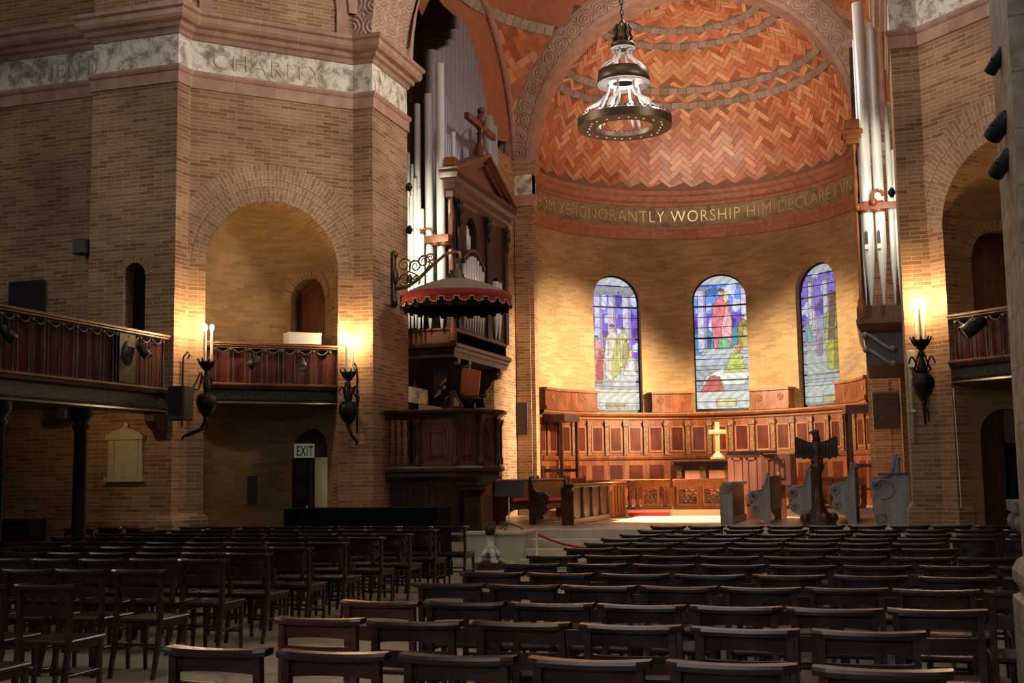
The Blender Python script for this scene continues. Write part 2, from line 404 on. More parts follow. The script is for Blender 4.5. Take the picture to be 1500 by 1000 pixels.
TOP = 15.5
def pier(side, path, diag, holes_diag, others):
    """path walls up to the frieze in brick, frieze in travertine, brick above"""
    b = MB(); fz = MB()
    for i in range(len(path)-1):
        mf, L = seg(path[i], path[i+1])
        hs = holes_diag if i == diag else others.get(i, [])
        b.holed(mf, 0, L, 0, 8.43, hs, du=2, rev=.28, sill=(i != diag))
        mf2, L2 = seg(path[i], path[i+1])
        fz.add([mf2(0,8.43,0), mf2(L,8.43,0), mf2(L,9.0,0), mf2(0,9.0,0)], [(0,1,2,3)])
        b.add([mf(0,9.0,0), mf(L,9.0,0), mf(L,TOP,0), mf(0,TOP,0)], [(0,1,2,3)])
    struct('wall_%s' % side, b, M['brick'])
    struct('trim_frieze_%s' % side, fz, M['travertine'])
    b = MB()
    b.sweep(path, [(0,8.13),(.035,8.14),(.035,8.33),(.055,8.35),(.07,8.39),(.07,8.43),(0,8.44)])
    b.sweep(path, [(0,8.97),(.03,8.99),(.05,9.05),(.11,9.08),(.12,9.15),(.20,9.18),(.23,9.24),(.23,9.33),(.27,9.36),(.28,9.42),(0,9.46)])
    struct('trim_cornice_%s' % side, b, M['terra'])
    b = MB()
    mf, L = seg(path[diag], path[diag+1]); q0, q1 = mf(L/2-HN, 0, 0)[:2], mf(L/2+HN, 0, 0)[:2]; q2, q3 = mf(L/2-HN, 0, .25)[:2], mf(L/2+HN, 0, .25)[:2]
    for pp in (path[:diag+1]+[q0, q2], [q3, q1]+path[diag+1:]):
        b.sweep(pp, [(.02,0),(.08,.0),(.08,.92),(.06,.97),(.0,1.03)])
    struct('baseboard_%s' % side, b, M['brick'])

HN = 1.16                                     # half width of the arched niches
pathL = [(-19,17.1), (-12.55,17.1), (-12.55,16.9), E4L, D0L, E1L, E2L, (-8.45,20.95), (-10.9,20.95)]
pathR = [(2.6,20.95), (.41,20.95), E2R, E1R, D0R, E4R, (9,16.9)]
ZS = 5.16
pier('left', pathL, 4, [(1.4425, HN, 0, ZS)], {2: [(.89, .21, 3.1, 4.93)]})
pier('right', pathR, 3, [(1.4425, HN, 0, ZS)], {})
# plinth gap in the niche is only seen as shade: black sheet painted as the shade behind the slit window
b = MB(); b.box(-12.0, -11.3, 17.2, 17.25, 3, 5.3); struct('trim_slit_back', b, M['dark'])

def arch_ring(mb, mapf, uc, zs, r0, r1, d0, d1, n=40, a0=0, a1=PI, ks=1.0):
    """ring of voussoirs, uv = (radius, arc length): bricks stand radially"""
    v = []; f = []; uv = []
    for i in range(n+1):
        a = a0+(a1-a0)*i/n
        for (r, d) in ((r0, d0), (r1, d0)): v.append(mapf(uc-r*cos(a), zs+r*sin(a), d))
        for (r, d) in ((r0, d1), (r1, d1)): v.append(mapf(uc-r*cos(a), zs+r*sin(a), d))
    rm = (r0+r1)/2*ks
    for i in range(n):
        o = 4*i; p = o+4; s0 = (a0+(a1-a0)*i/n)*rm; s1 = (a0+(a1-a0)*(i+1)/n)*rm
        f.append((o, o+1, p+1, p)); uv.append([(r0, s0), (r1, s0), (r1, s1), (r0, s1)])
        f.append((o+1, o+3, p+3, p+1)); uv.append([(0, s0), (.05, s0), (.05, s1), (0, s1)])
        f.append((o, o+2, p+2, p)); uv.append([(0, s0), (.05, s0), (.05, s1), (0, s1)])
    mb.add(v, f, uvs=uv)

def niche(side, P0, P1, up_a, low_a):
    mf, L = seg(P0, P1); b = MB()
    arch_ring(b, mf, L/2, ZS, HN, HN+.24, -.015, .02); arch_ring(b, mf, L/2, ZS, HN+.245, HN+.38, -.010, .02, ks=1.1)
    arch_ring(b, mf, L/2, ZS, HN+.385, HN+.64, -.015, .02)
    if side == 'left': arch_ring(b, seg((-12.55,16.9), E4L)[0], .89, 4.93, .21, .34, -.012, .02, n=16)
    struct('trim_arch_%s' % side, b, M['brick_arch'])
    c = mf(L/2, 0, .28); t = Vector((P1[0]-P0[0], P1[1]-P0[1])).normalized(); n = Vector((-t.y, t.x))
    def nm(u, z, d):
        a = u/HN; r = HN+d
        return (c[0]-t.x*r*cos(a)+n.x*r*sin(a), c[1]-t.y*r*cos(a)+n.y*r*sin(a), z)
    b = MB(); h = .40; hl = .42
    uu, ul = up_a*HN, low_a*HN
    b.holed(nm, 0, PI*HN, 0, 3.0, [(ul, hl, 0, 2.03)], du=.12, rev=1.1, sill=False)
    # upper part with the door opening (its arch rises into the half dome, so the wall is carried up locally)
    b.holed(nm, 0, PI*HN, 3.0, ZS+.02, [(uu, h, 3.06, ZS-.38)], du=.12, rev=.42)
    # half dome
    v = []; f = []; uv = []; na, ne = 28, 12
    for j in range(ne+1):
        e = PI/2*j/ne
        for i in range(na+1):
            a = PI*i/na; r = HN*cos(e)
            v.append((c[0]-t.x*r*cos(a)+n.x*r*sin(a), c[1]-t.y*r*cos(a)+n.y*r*sin(a), ZS+HN*sin(e)))
    for j in range(ne):
        for i in range(na):
            f.append((j*(na+1)+i, j*(na+1)+i+1, (j+1)*(na+1)+i+1, (j+1)*(na+1)+i))
            s = HN*cos(PI/2*(j+.5)/ne)
            uv.append([(PI*i/na*s, ZS+HN*PI/2*j/ne), (PI*(i+1)/na*s, ZS+HN*PI/2*j/ne), (PI*(i+1)/na*s, ZS+HN*PI/2*(j+1)/ne), (PI*i/na*s, ZS+HN*PI/2*(j+1)/ne)])
    b.add(v, f, uvs=uv)
    struct('wall_niche_%s' % side, b, M['brick_apse'])
    b = MB(); arch_ring(b, nm, uu, ZS-.38, h, h+.15, -.02, .02, n=20); struct('trim_doorarch_%s' % side, b, M['brick_arch'])
    # the stair door on the balcony
    dn = 'door_1' if side == 'left' else 'door_2'
    b = MB(); poly = [(uu-h+.005, 3.08)] + [(uu-(h-.005)*cos(PI*i/14), ZS-.38+(h-.005)*sin(PI*i/14)) for i in range(15)] + [(uu+h-.005, 3.08)]
    v = [nm(p, q, .40) for p, q in poly]; b.add(v, [tuple(range(len(v)))])
    v2 = [nm(p, q, .46) for p, q in poly]; b.add(v2, [tuple(range(len(v2)))])
    for (r0, r1, dd) in ((h-.06, h-.005, .375), (.20, .235, .385)):
        arch_ring(b, nm, uu, ZS-.38, r0, r1, dd, .40, n=16)
    d = struct(dn, b, M['door'])
    b = MB()
    for (q0, q1) in ((3.2, 3.55), (3.7, 4.05), (4.2, 4.65)):
        for s in (-1, 1):
            for (a0, a1, c0, c1) in ((.05,.26,q0,q0+.03),(.05,.26,q1-.03,q1),(.05,.08,q0,q1),(.23,.26,q0,q1)):
                b.add([nm(uu+s*a0, c0, .385), nm(uu+s*a1, c0, .385), nm(uu+s*a1, c1, .385), nm(uu+s*a0, c1, .385)], [(0,1,2,3)])
    o = part('panel_moulding', b, M['door'], d)
    b = MB()
    for (q0, q1) in ((3.25, 3.5), (4.25, 4.6)):
        b.add([nm(uu+.09, q0, .39), nm(uu+.22, q0, .39), nm(uu+.22, q1, .39), nm(uu+.09, q1, .39)], [(0,1,2,3)])
    part('pane', b, M['doorpane'], d)
    # passage behind the lower arch
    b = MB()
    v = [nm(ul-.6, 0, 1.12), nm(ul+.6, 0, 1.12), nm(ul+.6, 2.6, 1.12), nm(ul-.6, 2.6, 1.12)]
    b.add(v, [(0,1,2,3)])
    b2 = MB(); lv = [nm(q, z, .10) for z in (1.93, 2.5) for q in (ul-.45, ul, ul+.45)] + [nm(q, z, .10) for z in (0, 1.93) for q in (ul-.45, ul-.02)]
    b2.add(lv, [(0,1,4,3),(1,2,5,4),(6,7,9,8)]); struct('trim_lintel_%s' % side, b2, M['dwood'])
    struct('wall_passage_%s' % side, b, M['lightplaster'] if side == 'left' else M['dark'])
    return nm, ul, uu, c, t, n
nmL, ulL, uuL, cL, tL, nL = niche('left', D0L, E1L, rad(225-79), rad(225-76))
nmR, ulR, uuR, cR, tR, nR = niche('right', E1R, D0R, rad(33), rad(33))

# ------------------------------------------------ choir side walls behind the organs
b = MB()
b.box(-8.85, -8.46, 26.2, 28.0, 0, 9.35)
b.box(-11.0, -10.85, 20.9, 28.0, 0, 16); b.box(-11, -8.45, 28.0, 28.1, 0, 16)
struct('wall_choir_left', b, M['brick'])
b = MB(); b.box(.42, .85, 26.2, 28.0, 0, 9.35); b.box(2.8, 2.95, 20.9, 28.0, 0, 16); struct('wall_choir_right', b, M['brick'])

# ------------------------------------------------ apse arch wall (y = 28) with its pier fronts
AX, RA, ZA = -4.12, 3.86, 9.28
mfA, LA = seg((-8.86,28.0), (.66,28.0))
b = MB(); b.holed(mfA, 0, LA, 0, 8.45, [(AX+8.86, RA, 0, 20)], du=3, rev=.3, sill=False); 
struct('wall_apse_piers', b, M['brick'])
b = MB(); b.holed(mfA, 0, LA, ZA, 15.5, [(AX+8.86, RA, ZA, ZA)], du=3, rev=.6, n=48, sill=False)
struct('wall_apse_arch', b, M['terra'])
for sgn, nm_ in ((-1, 'left'), (1, 'right')):
    xi = AX+sgn*RA; xo = AX+sgn*(RA+.82)
    pth = [(-8.86,28.0), (xi,28.0), (xi,28.35)] if sgn < 0 else [(xi,28.35), (xi,28.0), (.66,28.0)]
    b = MB(); b.sweep(pth, [(0,8.45),(0,8.98)]); struct('trim_pier_frieze_%s' % nm_, b, M['travertine'])
    b = MB(); b.sweep(pth, [(0,8.15),(.03,8.17),(.03,8.36),(.06,8.40),(.06,8.44),(0,8.46)])
    b.sweep(pth, [(0,8.96),(.05,8.99),(.05,9.06),(.11,9.10),(.11,9.18),(.17,9.21),(.17,9.28),(0,9.30)]); struct('trim_impost_%s' % nm_, b, M['terra'])
# projecting pilaster strips on the pier fronts
b = MB()
for sgn in (-1, 1):
    xi = AX+sgn*RA; x0, x1 = sorted((xi+sgn*.10, xi+sgn*.46)); b.box(x0, x1, 27.955, 28.0, .6, 8.14)
struct('wall_apse_pilasters', b, M['brick'])
# archivolt: carved blocks between two plain mouldings
b = MB()
v = []; f = []; uv = []; n = 31; r0, r1 = RA+.12, RA+.54
for i in range(n+1):
    a = PI*i/n
    for r in (r0, r1): v.append((AX-r*cos(a), 27.93, ZA+r*sin(a)))
for i in range(n): f.append((2*i, 2*i+1, 2*i+3, 2*i+2)); uv.append([(0,.42*i), (.42,.42*i), (.42,.42*(i+1)), (0,.42*(i+1))])
b.add(v, f, uvs=uv); struct('trim_archivolt', b, M['terra_relief'])
b = MB()
for (ra, rb, y) in ((RA-.0, RA+.12, 27.90), (RA+.54, RA+.66, 27.88), (RA+.66, RA+.84, 27.94)):
    arch_ring(b, lambda u, z, d: (u, 28+d, z), AX, ZA, ra, rb, y-28, .0, n=64)
struct('trim_archivolt_mouldings', b, M['terra'])

# ------------------------------------------------ apse: cylinder with three windows
CY, R = 28.3, 4.1
AXc = -4.11
def am(u, z, d):                              # u = arc length measured from the left end
    a = PI/2 - u/R                            # +90 (left) .. -90 (right)
    r = R+d
    return (AXc-r*sin(a), CY+r*cos(a), z)
def U(deg): return (90-deg)*PI/180*R
WIN = [(U(38.9), .715), (U(-1.1), .725), (U(-41.0), .70)]
ZW0, ZWS = 3.16, 6.19
b = MB(); b.holed(am, 0, PI*R, .6, 7.90, [(u, h, ZW0, ZWS) for u, h in WIN], du=.25, rev=.28, n=20); struct('wall_apse', b, M['brick_apse'])
def ring_band(prof, name, m, n=64):
    b = MB(); b.sweep([am(PI*R*i/n, 0, 0)[:2] for i in range(n+1)], prof); return struct(name, b, m)
ring_band([(0,7.88),(.05,7.9),(.05,8.12),(.08,8.15),(.10,8.24),(.0,8.27)], 'trim_apse_band', M['terra_red'])
ring_band([(.01,8.26),(.01,8.80)], 'trim_apse_frieze', M['mosaic'])
ring_band([(0,8.79),(.04,8.81),(.05,8.88),(.12,8.93),(.14,9.05),(.20,9.10),(.20,9.2),(.10,9.27),(-.05,9.30)], 'trim_apse_cornice', M['terra_red'])

# semi dome with herringbone tiles
ZD = 9.27
def dm(lon, lat, r=R): return (AXc-r*cos(lat)*sin(lon), CY+r*cos(lat)*cos(lon), ZD+r*sin(lat))
b = MB(); v = []; f = []
for j in range(19):
    for i in range(49): v.append(dm(PI/2-PI*i/48, rad(90)*j/18, R+.025))
for j in range(18):
    for i in range(48): f.append((j*49+i, j*49+i+1, (j+1)*49+i+1, (j+1)*49+i))
b.add(v, f, smooth=True); struct('ceiling_apse', b, M['grout'])
rnd = random.Random(3)
def tilecol(k=1.0):
    t = rnd.random()
    c = (.49,.170,.075) if t < .5 else ((.58,.27,.135) if t < .82 else (.37,.105,.045))
    j = rnd.uniform(.80,1.2)*k; return tuple(min(1, x*j) for x in c)
def herring(mb, surf, smax, t0, t1, w=.135, n=3, gap=.010, k=1.0):
    """surf(s,t) -> xyz ; tiles cover |s|<smax, t0<t<t1 ; zigzag of tiles at 45 degrees"""
    q = 1/math.sqrt(2); m = int((smax+t1)/w*1.6)+8
    for x in range(-m, m):
        for y in range(-m, m):
            r_ = (x-y) % (2*n)
            if r_ == 0: rect = (x, y, x+n, y+1)
            elif r_ == 2*n-1: rect = (x, y, x+1, y+n)
            else: continue
            x0, y0, x1, y1 = [e*w for e in rect]; g = gap/2
            pts = []
            cx = ((x0+x1)/2-(y0+y1)/2)*q; cy = ((x0+x1)/2+(y0+y1)/2)*q+(t0+t1)/2
            if not (-smax < cx < smax and t0-.05 < cy < t1+.05): continue
            for (a, c) in ((x0+g, y0+g), (x1-g, y0+g), (x1-g, y1-g), (x0+g, y1-g)):
                pts.append((( a-c)*q, max(t0-.02, min(t1+.02, (a+c)*q+(t0+t1)/2))))
            mb.add([surf(s_, t_) for s_, t_ in pts], [(0,1,2,3)], col=tilecol(k))
b = MB()
zones = [(1.5,31.0), (33.4,36.8), (39.2,55.3), (57.7,62.3), (64.8,86)]
for (l0, l1) in zones:
    lm = rad(l0*.6+l1*.4) if l1-l0 > 10 else rad((l0+l1)/2)
    lm = min(lm, rad(70))
    cl = cos(lm)
    herring(b, lambda s, t: dm(max(-PI/2, min(PI/2, s/(R*cl))), t/R), R*PI/2*cl, rad(l0)*R, rad(l1)*R)
struct('ceiling_tiles', b, M['tile'])
b = MB()
for (l0, l1) in ((31.0,33.4), (36.8,39.2), (55.3,57.7), (62.3,64.8)):
    a0, a1 = rad(l0), rad(l1); nb = int(PI*R*cos(a0)/.24)
    for i in range(nb):
        g = rnd.uniform(.8,1.2); c = (.27*g,.19*g,.145*g)
        p, q = PI/2-PI*i/nb, PI/2-PI*(i+.95)/nb
        b.add([dm(p,a0,R-.03), dm(q,a0,R-.03), dm(q,a1,R-.03), dm(p,a1,R-.03), dm(p,a0,R+.03), dm(q,a0,R+.03), dm(q,a1,R+.03), dm(p,a1,R+.03)], [(0,1,2,3),(0,4,5,1),(3,2,6,7),(0,3,7,4),(1,5,6,2)], col=c)
struct('ceiling_rings', b, M['tile'])

# ------------------------------------------------ sail vault over the choir bay
SC, SR = (XC, 24.5, 9.3), 5.65
b = MB(); nb_ = 26
def sail(s, t):                               # longitude arc, latitude arc
    la = t/SR; lo = s/(SR*.8)
    return (SC[0]-SR*cos(la)*sin(lo), SC[1]+SR*cos(la)*cos(lo), SC[2]+SR*sin(la))
tmp = MB(); herring(tmp, sail, SR*PI*.8, .0, rad(33)*SR, w=.19, n=2, gap=.008, k=1.0)
for k, fc in enumerate(tmp.f):
    vs = [tmp.v[i] for i in fc]; c = sum(vs, Vector())/4
    if -8.40 < c.x < .36 and 21.1 < c.y < 27.90: b.add(vs, [(0,1,2,3)], col=tmp.col[k])
for i in range(120):
    g = rnd.uniform(.8,1.2); p, q = 2*PI*i/120, 2*PI*(i+.94)/120; a0, a1 = rad(33), rad(35.5)
    S = lambda lo, la, r: (SC[0]-r*cos(la)*sin(lo), SC[1]+r*cos(la)*cos(lo), SC[2]+r*sin(la))
    vs = [S(p,a0,SR-.03), S(q,a0,SR-.03), S(q,a1,SR-.03), S(p,a1,SR-.03)]
    if all(-8.9 < w_[0] < .9 and 20.9 < w_[1] < 27.97 for w_ in vs): b.add(vs, [(0,1,2,3)], col=(.36*g,.30*g,.24*g))
struct('ceiling_choir_tiles', b, M['tile'])
b = MB(); v = []; f = []; n1, n2 = 72, 14
for j in range(n2+1):
    for i in range(n1): v.append(S(2*PI*i/n1, rad(5+85*j/n2), SR+.02))
for j in range(n2):
    for i in range(n1):
        q = (j*n1+i, j*n1+(i+1) % n1, (j+1)*n1+(i+1) % n1, (j+1)*n1+i)
        c = [sum(v[k][m] for k in q)/4 for m in range(3)]
        if -9.0 < c[0] < .95 and 20.95 < c[1] < 28: f.append(q)
b.add(v, f, smooth=True); struct('ceiling_choir', b, M['tilebase'])

b = MB()
for xs in (-8.43, .39): b.tube([(xs, 24.5-3.5*cos(a), 9.3+3.5*sin(a)) for a in [PI*i/48 for i in range(49)]], .085, 6)
struct('trim_side_arches', b, M['terra'])
# ------------------------------------------------ crossing arch at the choir opening, and upper arch on the pier
mfX = lambda u, z, d: (u, 19.3+d, z)
b = MB(); arch_ring(b, mfX, XC, 9.46, 4.43, 5.0, -.02, .0, n=48); arch_ring(b, mfX, XC, 9.46, 4.95, 5.15, -.07, .0, n=48)
struct('trim_crossing_archivolt', b, M['terra_relief'])
b = MB(); v = []; f = []; uv = []; n = 40
for i in range(n+1):
    a = PI*i/n
    for y in (19.3, 19.85, 20.4, 20.95): v.append((XC-4.43*cos(a), y, 9.44+4.43*sin(a)))
for i in range(n):
    for k in range(3):
        f.append((4*i+k, 4*i+k+1, 4*i+5+k, 4*i+4+k)); uv.append([(.42*k,.42*i), (.42*k+.42,.42*i), (.42*k+.42,.42*i+.42), (.42*k,.42*i+.42)])
b.add(v, f, uvs=uv); struct('ceiling_crossing_arch', b, M['terra_relief'])
b = MB()
for sgn, nm_ in ((-1, 'left'), (1, 'right')):
    mf, L = seg(D0L, E1L) if sgn < 0 else seg(E1R, D0R)
    arch_ring(b, mf, L/2, 9.9, 1.12, 1.34, -.05, .02, n=28); arch_ring(b, mf, L/2, 9.9, 1.34, 1.5, -.10, .02, n=28)
    for s2 in (-1, 1):
        u = L/2+s2*1.23
        vs = [mf(u-.11, 9.46, -.05), mf(u+.11, 9.46, -.05), mf(u+.11, 9.9, -.05), mf(u-.11, 9.9, -.05)]; b.add(vs, [(0,1,2,3)])
struct('trim_upper_arches', b, M['terra'])

# lettering on the friezes -------------------------------------------------
def text_mesh(body, size, extrude, bold=-.006):
    cu = bpy.data.curves.new('lettering', 'FONT'); cu.body = body; cu.size = size; cu.extrude = extrude; cu.align_x = 'CENTER'; cu.space_character = 1.12
    cu.resolution_u = 3; cu.offset = bold
    o = bpy.data.objects.new('lettering', cu); C.objects.link(o)
    dg = bpy.context.evaluated_depsgraph_get(); me = bpy.data.meshes.new_from_object(o.evaluated_get(dg))
    vs = [Vector(v.co) for v in me.vertices]; fs = [tuple(p.vertices) for p in me.polygons]
    bpy.data.objects.remove(o); bpy.data.curves.remove(cu); bpy.data.meshes.remove(me)
    return vs, fs
vs, fs = text_mesh('WHOM YE IGNORANTLY WORSHIP HIM DECLARE I VNTO YOV', .46, .012)
w = max(abs(p.x) for p in vs); k = (R*rad(88))/w
b = MB(); b.add([am(U(0)+p.x*k, 8.37+p.y, -.03-p.z) for p in vs], fs); struct('trim_apse_lettering', b, M['gold'])
mf, L = seg(D0L, E1L)
vs, fs = text_mesh('CHARITY', .40, .006)
b = MB(); w = max(p.x for p in vs); k = .98/w
b.add([mf(1.33+p.x*k, 8.55+p.y, -.008-p.z) for p in vs], fs)
vs, fs = text_mesh('IENT', .42, .006)
b.add([(-13.15+p.x*.95, 17.1-.008-p.z, 8.54+p.y) for p in vs], fs)
struct('trim_pier_lettering', b, M['faint'])

# near pier (stone) at the right, with its moulded base ---------------------
b = MB(); b.box(.73, 3.4, 6.55, 7.45, 0, 9); struct('wall_nave_pier', b, M['pillar'])
b = MB(); b.sweep([(3.4,7.45),(.73,7.45),(.73,6.55),(3.4,6.55)][::1], [(0,1.06),(.03,1.04),(.055,.99),(.055,.93),(.03,.89),(.02,.86),(.06,.84),(.06,0)])
struct('baseboard_nave_pier', b, M['pillar'])
# transept gallery back wall with a dark doorway, far left
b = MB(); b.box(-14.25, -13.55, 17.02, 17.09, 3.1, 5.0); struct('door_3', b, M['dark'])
# dome drum far above the crossing
b = MB(); b.lathe(XC, 12.6, [(7.2,15.5),(7.2,19),(6.8,21),(5.5,23),(3,24.6),(.5,25.2)], n=40, caps=False); struct('ceiling_dome', b, M['terra'])

# ------------------------------------------------ stained glass windows
def inside(poly, x, y):
    c = False; n = len(poly); j = n-1
    for i in range(n):
        (xi, yi), (xj, yj) = poly[i], poly[j]
        if (yi > y) != (yj > y) and x < (xj-xi)*(y-yi)/(yj-yi)+xi: c = not c
        j = i
    return c
def ell(cx, cy, rx, ry, n=16): return [(cx+rx*cos(2*PI*i/n), cy+ry*sin(2*PI*i/n)) for i in range(n)]
def colum(x, w, y0=.42, y1=.9): return [('c', [(x-w,y0),(x+w,y0),(x+w*.9,y1),(x-w*.9,y1)], (.70,.66,.78)), ('c', [(x+w*.3,y0),(x+w,y0),(x+w*.9,y1),(x+w*.3,y1)], (.48,.43,.62)), ('p', [(x-w*1.5,y1),(x+w*1.5,y1),(x+w*1.7,y1+.03),(x-w*1.7,y1+.03)], (.42,.40,.46))]
def figure(x, y, h, robe, robe2, skin=(.78,.62,.50), lean=0, bow=0):
    """standing draped figure: y is the hem"""
    w = h*.34
    return [('p', [(x-w,y),(x+w*.9,y),(x+w*1.1+lean*.4,y+h*.45),(x+w*.85+lean,y+h*.74),(x+w*.3+lean,y+h*.82),(x-w*.3+lean,y+h*.82),(x-w*.9+lean,y+h*.72),(x-w*1.2+lean*.4,y+h*.4)], robe),
            ('p', [(x-w*.2,y),(x+w*.9,y),(x+w*1.1+lean*.4,y+h*.45),(x+w*.5+lean,y+h*.7),(x-w*.1,y+h*.35)], robe2),
            ('p', ell(x+lean+bow, y+h*.89, h*.13, h*.055), skin), ('p', ell(x+lean+bow-.01, y+h*.925, h*.13, h*.028), (.38,.26,.18))]
def seated(x, y, w, h, robe, robe2, skin=(.80,.62,.50)):
    return [('p', [(x-w,y),(x+w*.8,y),(x+w,y+h*.25),(x+w*.7,y+h*.45),(x-w*.2,y+h*.42),(x-w*.8,y+h*.22)], robe),
            ('p', [(x-w*.1,y+h*.3),(x+w*.85,y+h*.3),(x+w*.7,y+h*.8),(x+w*.3,y+h*.82),(x+w*.1,y+h*.55)], robe2),
            ('p', ell(x+w*.5, y+h*.92, w*.17, h*.11), skin)]
def scene(kind):
    S_ = [('p', [(0,0),(1,0),(1,.2),(0,.2)], (.66,.66,.62))]
    if kind == 0:
        for x in (.22,.5,.79): S_ += colum(x, .085, .40, .86)
        S_ += [('p', [(.0,.89),(1,.89),(1,.93),(0,.93)], (.45,.44,.47)), ('p', [(0,.18),(1,.18),(1,.40),(0,.40)], (.56,.55,.54))]
        S_ += figure(.17,.22,.36,(.80,.42,.38),(.62,.16,.18)) + figure(.5,.25,.42,(.80,.72,.62),(.66,.66,.22)) + figure(.70,.34,.30,(.74,.70,.42),(.58,.50,.24)) + seated(.72,.20,.26,.26,(.72,.70,.72),(.82,.78,.74))
        S_ += [('p', [(0,.10),(.09,.10),(.07,.42),(0,.42)], (.22,.26,.62)), ('p', [(.0,.36),(.1,.36),(.08,.5),(0,.5)], (.55,.10,.12))]
        S_ += [('p', [(0,.06),(1,.06),(1,.18),(0,.18)], (.74,.73,.66)), ('p', [(.34,.035),(.70,.035),(.70,.075),(.34,.075)], (.58,.52,.36))]
    elif kind == 1:
        for x in (.17,.93): S_ += colum(x, .08, .44, .89)
        S_ += [('p', [(.12,.42),(1,.42),(1,.47),(.2,.47)], (.66,.68,.66)), ('p', [(0,.34),(1,.34),(1,.42),(0,.42)], (.60,.64,.68)), ('p', [(0,.15),(1,.15),(1,.34),(0,.34)], (.52,.55,.56))]
        S_ += figure(.52,.46,.46,(.80,.36,.40),(.90,.56,.58)) + [('p', [(.42,.46),(.66,.46),(.62,.54),(.46,.54)], (.36,.62,.42)), ('p', ell(.60,.84,.05,.05), (.82,.74,.60))]
        S_ += figure(.88,.47,.24,(.52,.44,.18),(.64,.56,.26)) + seated(.55,.20,.42,.28,(.84,.84,.78),(.62,.68,.26)) + [('p', [(.10,.15),(.52,.15),(.44,.26),(.28,.27)], (.66,.24,.22)), ('p', ell(.80,.46,.07,.035), (.76,.44,.30))]
        S_ += [('p', [(0,.02),(1,.02),(1,.15),(0,.15)], (.70,.70,.66)), ('p', [(.38,.045),(.72,.045),(.72,.10),(.38,.10)], (.74,.68,.42))]
    else:
        for x in (.22,.55,.86): S_ += colum(x, .075, .52, .88)
        S_ += [('p', [(.2,.62),(1,.68),(1,.40),(0,.40),(0,.56)], (.50,.50,.62)), ('p', [(0,.18),(1,.18),(1,.44),(0,.44)], (.58,.62,.60))]
        S_ += figure(.72,.26,.54,(.60,.62,.18),(.42,.40,.14), bow=-.03) + [('p', [(.55,.46),(.72,.46),(.80,.78),(.66,.80)], (.30,.20,.16))]
        S_ += figure(.24,.50,.22,(.80,.80,.84),(.70,.70,.78)) + figure(.36,.36,.20,(.52,.42,.58),(.44,.34,.52)) + [('p', [(.90,.20),(1,.20),(1,.62),(.95,.60)], (.26,.36,.72)), ('p', [(.10,.46),(.20,.46),(.20,.58),(.10,.58)], (.30,.58,.60)), ('p', [(.78,.20),(1,.20),(1,.24),(.78,.24)], (.70,.56,.16))]
        S_ += [('p', [(0,.04),(1,.04),(1,.18),(0,.18)], (.66,.70,.66)), ('p', [(.40,.04),(.76,.04),(.76,.085),(.40,.085)], (.66,.60,.34))]
    return S_
def sky(x, y, kind, rn):
    t = math.sin(x*9+kind*2+y*14)+.6*math.sin(y*37-x*11+kind)+.4*math.sin(x*31+y*5)
    base = (.30,.46,.86) if kind == 1 else ((.42,.34,.80) if kind == 2 else (.38,.40,.84))
    if y < .62: base = (.22,.44,.56) if kind == 1 else (.40,.22,.72) if kind == 0 else (.38,.36,.66)
    if .62 < y < .72: base = (.34,.22,.72)
    if t > .75: base = (.70,.74,.90)
    elif t < -.9: base = tuple(c*.6 for c in base)
    if y > .93: base = (.62,.64,.64)
    return base
for k, (uc, h) in enumerate(WIN):
    b = MB(); sc = scene(k); nx, nz = 58, 150; zt = ZWS+h; rn = random.Random(k); dep = .24
    for j in range(nz):
        for i in range(nx):
            x, y = (i+.5)/nx, (j+.5)/nz; z0, z1 = ZW0+(zt-ZW0)*j/nz, ZW0+(zt-ZW0)*(j+1)/nz; zm = (z0+z1)/2
            if zm > ZWS and (x-.5)**2*4*h*h+(zm-ZWS)**2 > (h+.02)**2: continue
            c = None
            for kind_, poly, cc in sc:
                if inside(poly, x, y): c = cc
            c = c or sky(x, y, k, rn)
            if c[0] > .5 or c[1] > .5: c = tuple(q*(1+.09*sin(x*34+5*sin(y*23))) for q in c)
            edge = any(inside(p, x, y) != inside(p, x+.7/nx, y) or inside(p, x, y) != inside(p, x, y+.7/nz) for _, p, _ in sc)
            g = rn.uniform(.86,1.1)*(.60 if edge else 1)
            g *= (.82 if k == 2 else 1.0)
            p0, p1 = uc-h+2*h*i/nx, uc-h+2*h*(i+1)/nx
            b.add([am(p0,z0,dep), am(p1,z0,dep), am(p1,z1,dep), am(p0,z1,dep)], [(0,1,2,3)], col=tuple((q*g)**1.5 for q in c))
    wn = struct('window_%d' % (k+1), b, M['glass'])
    b = MB(); nb = 13
    for j in range(1, nb):
        z = ZW0+(zt-ZW0)*j/nb; th = .022 if j in (3, 7, 10) else .009
        hh = h if z < ZWS else math.sqrt(max(0, h*h-(z-ZWS)**2))
        for i in range(4):
            u0, u1 = uc-hh+2*hh*i/4, uc-hh+2*hh*(i+1)/4
            v = [am(u, zz, d) for d in (dep-.03, dep) for zz in (z-th, z+th) for u in (u0, u1)]
            b.add(v, [(0,1,3,2), (0,1,5,4), (2,3,7,6)])
    part('saddle_bars', b, M['lead'], wn)
    b = MB(); arch_ring(b, am, uc, ZWS, h-.045, h+.005, dep-.05, dep+.01, n=24)
    for s in (-1, 1):
        us = sorted((uc+s*(h-.045), uc+s*h)); v = [am(u, z, dep-.05) for z in (ZW0, ZWS) for u in us]; b.add(v, [(0,1,3,2)])
    v = [am(uc-h+2*h*i/4, z, dep-.06) for z in (ZW0, ZW0+.10) for i in range(5)]; b.add(v, [(i, i+1, i+6, i+5) for i in range(4)])
    part('frame', b, M['lead'], wn)
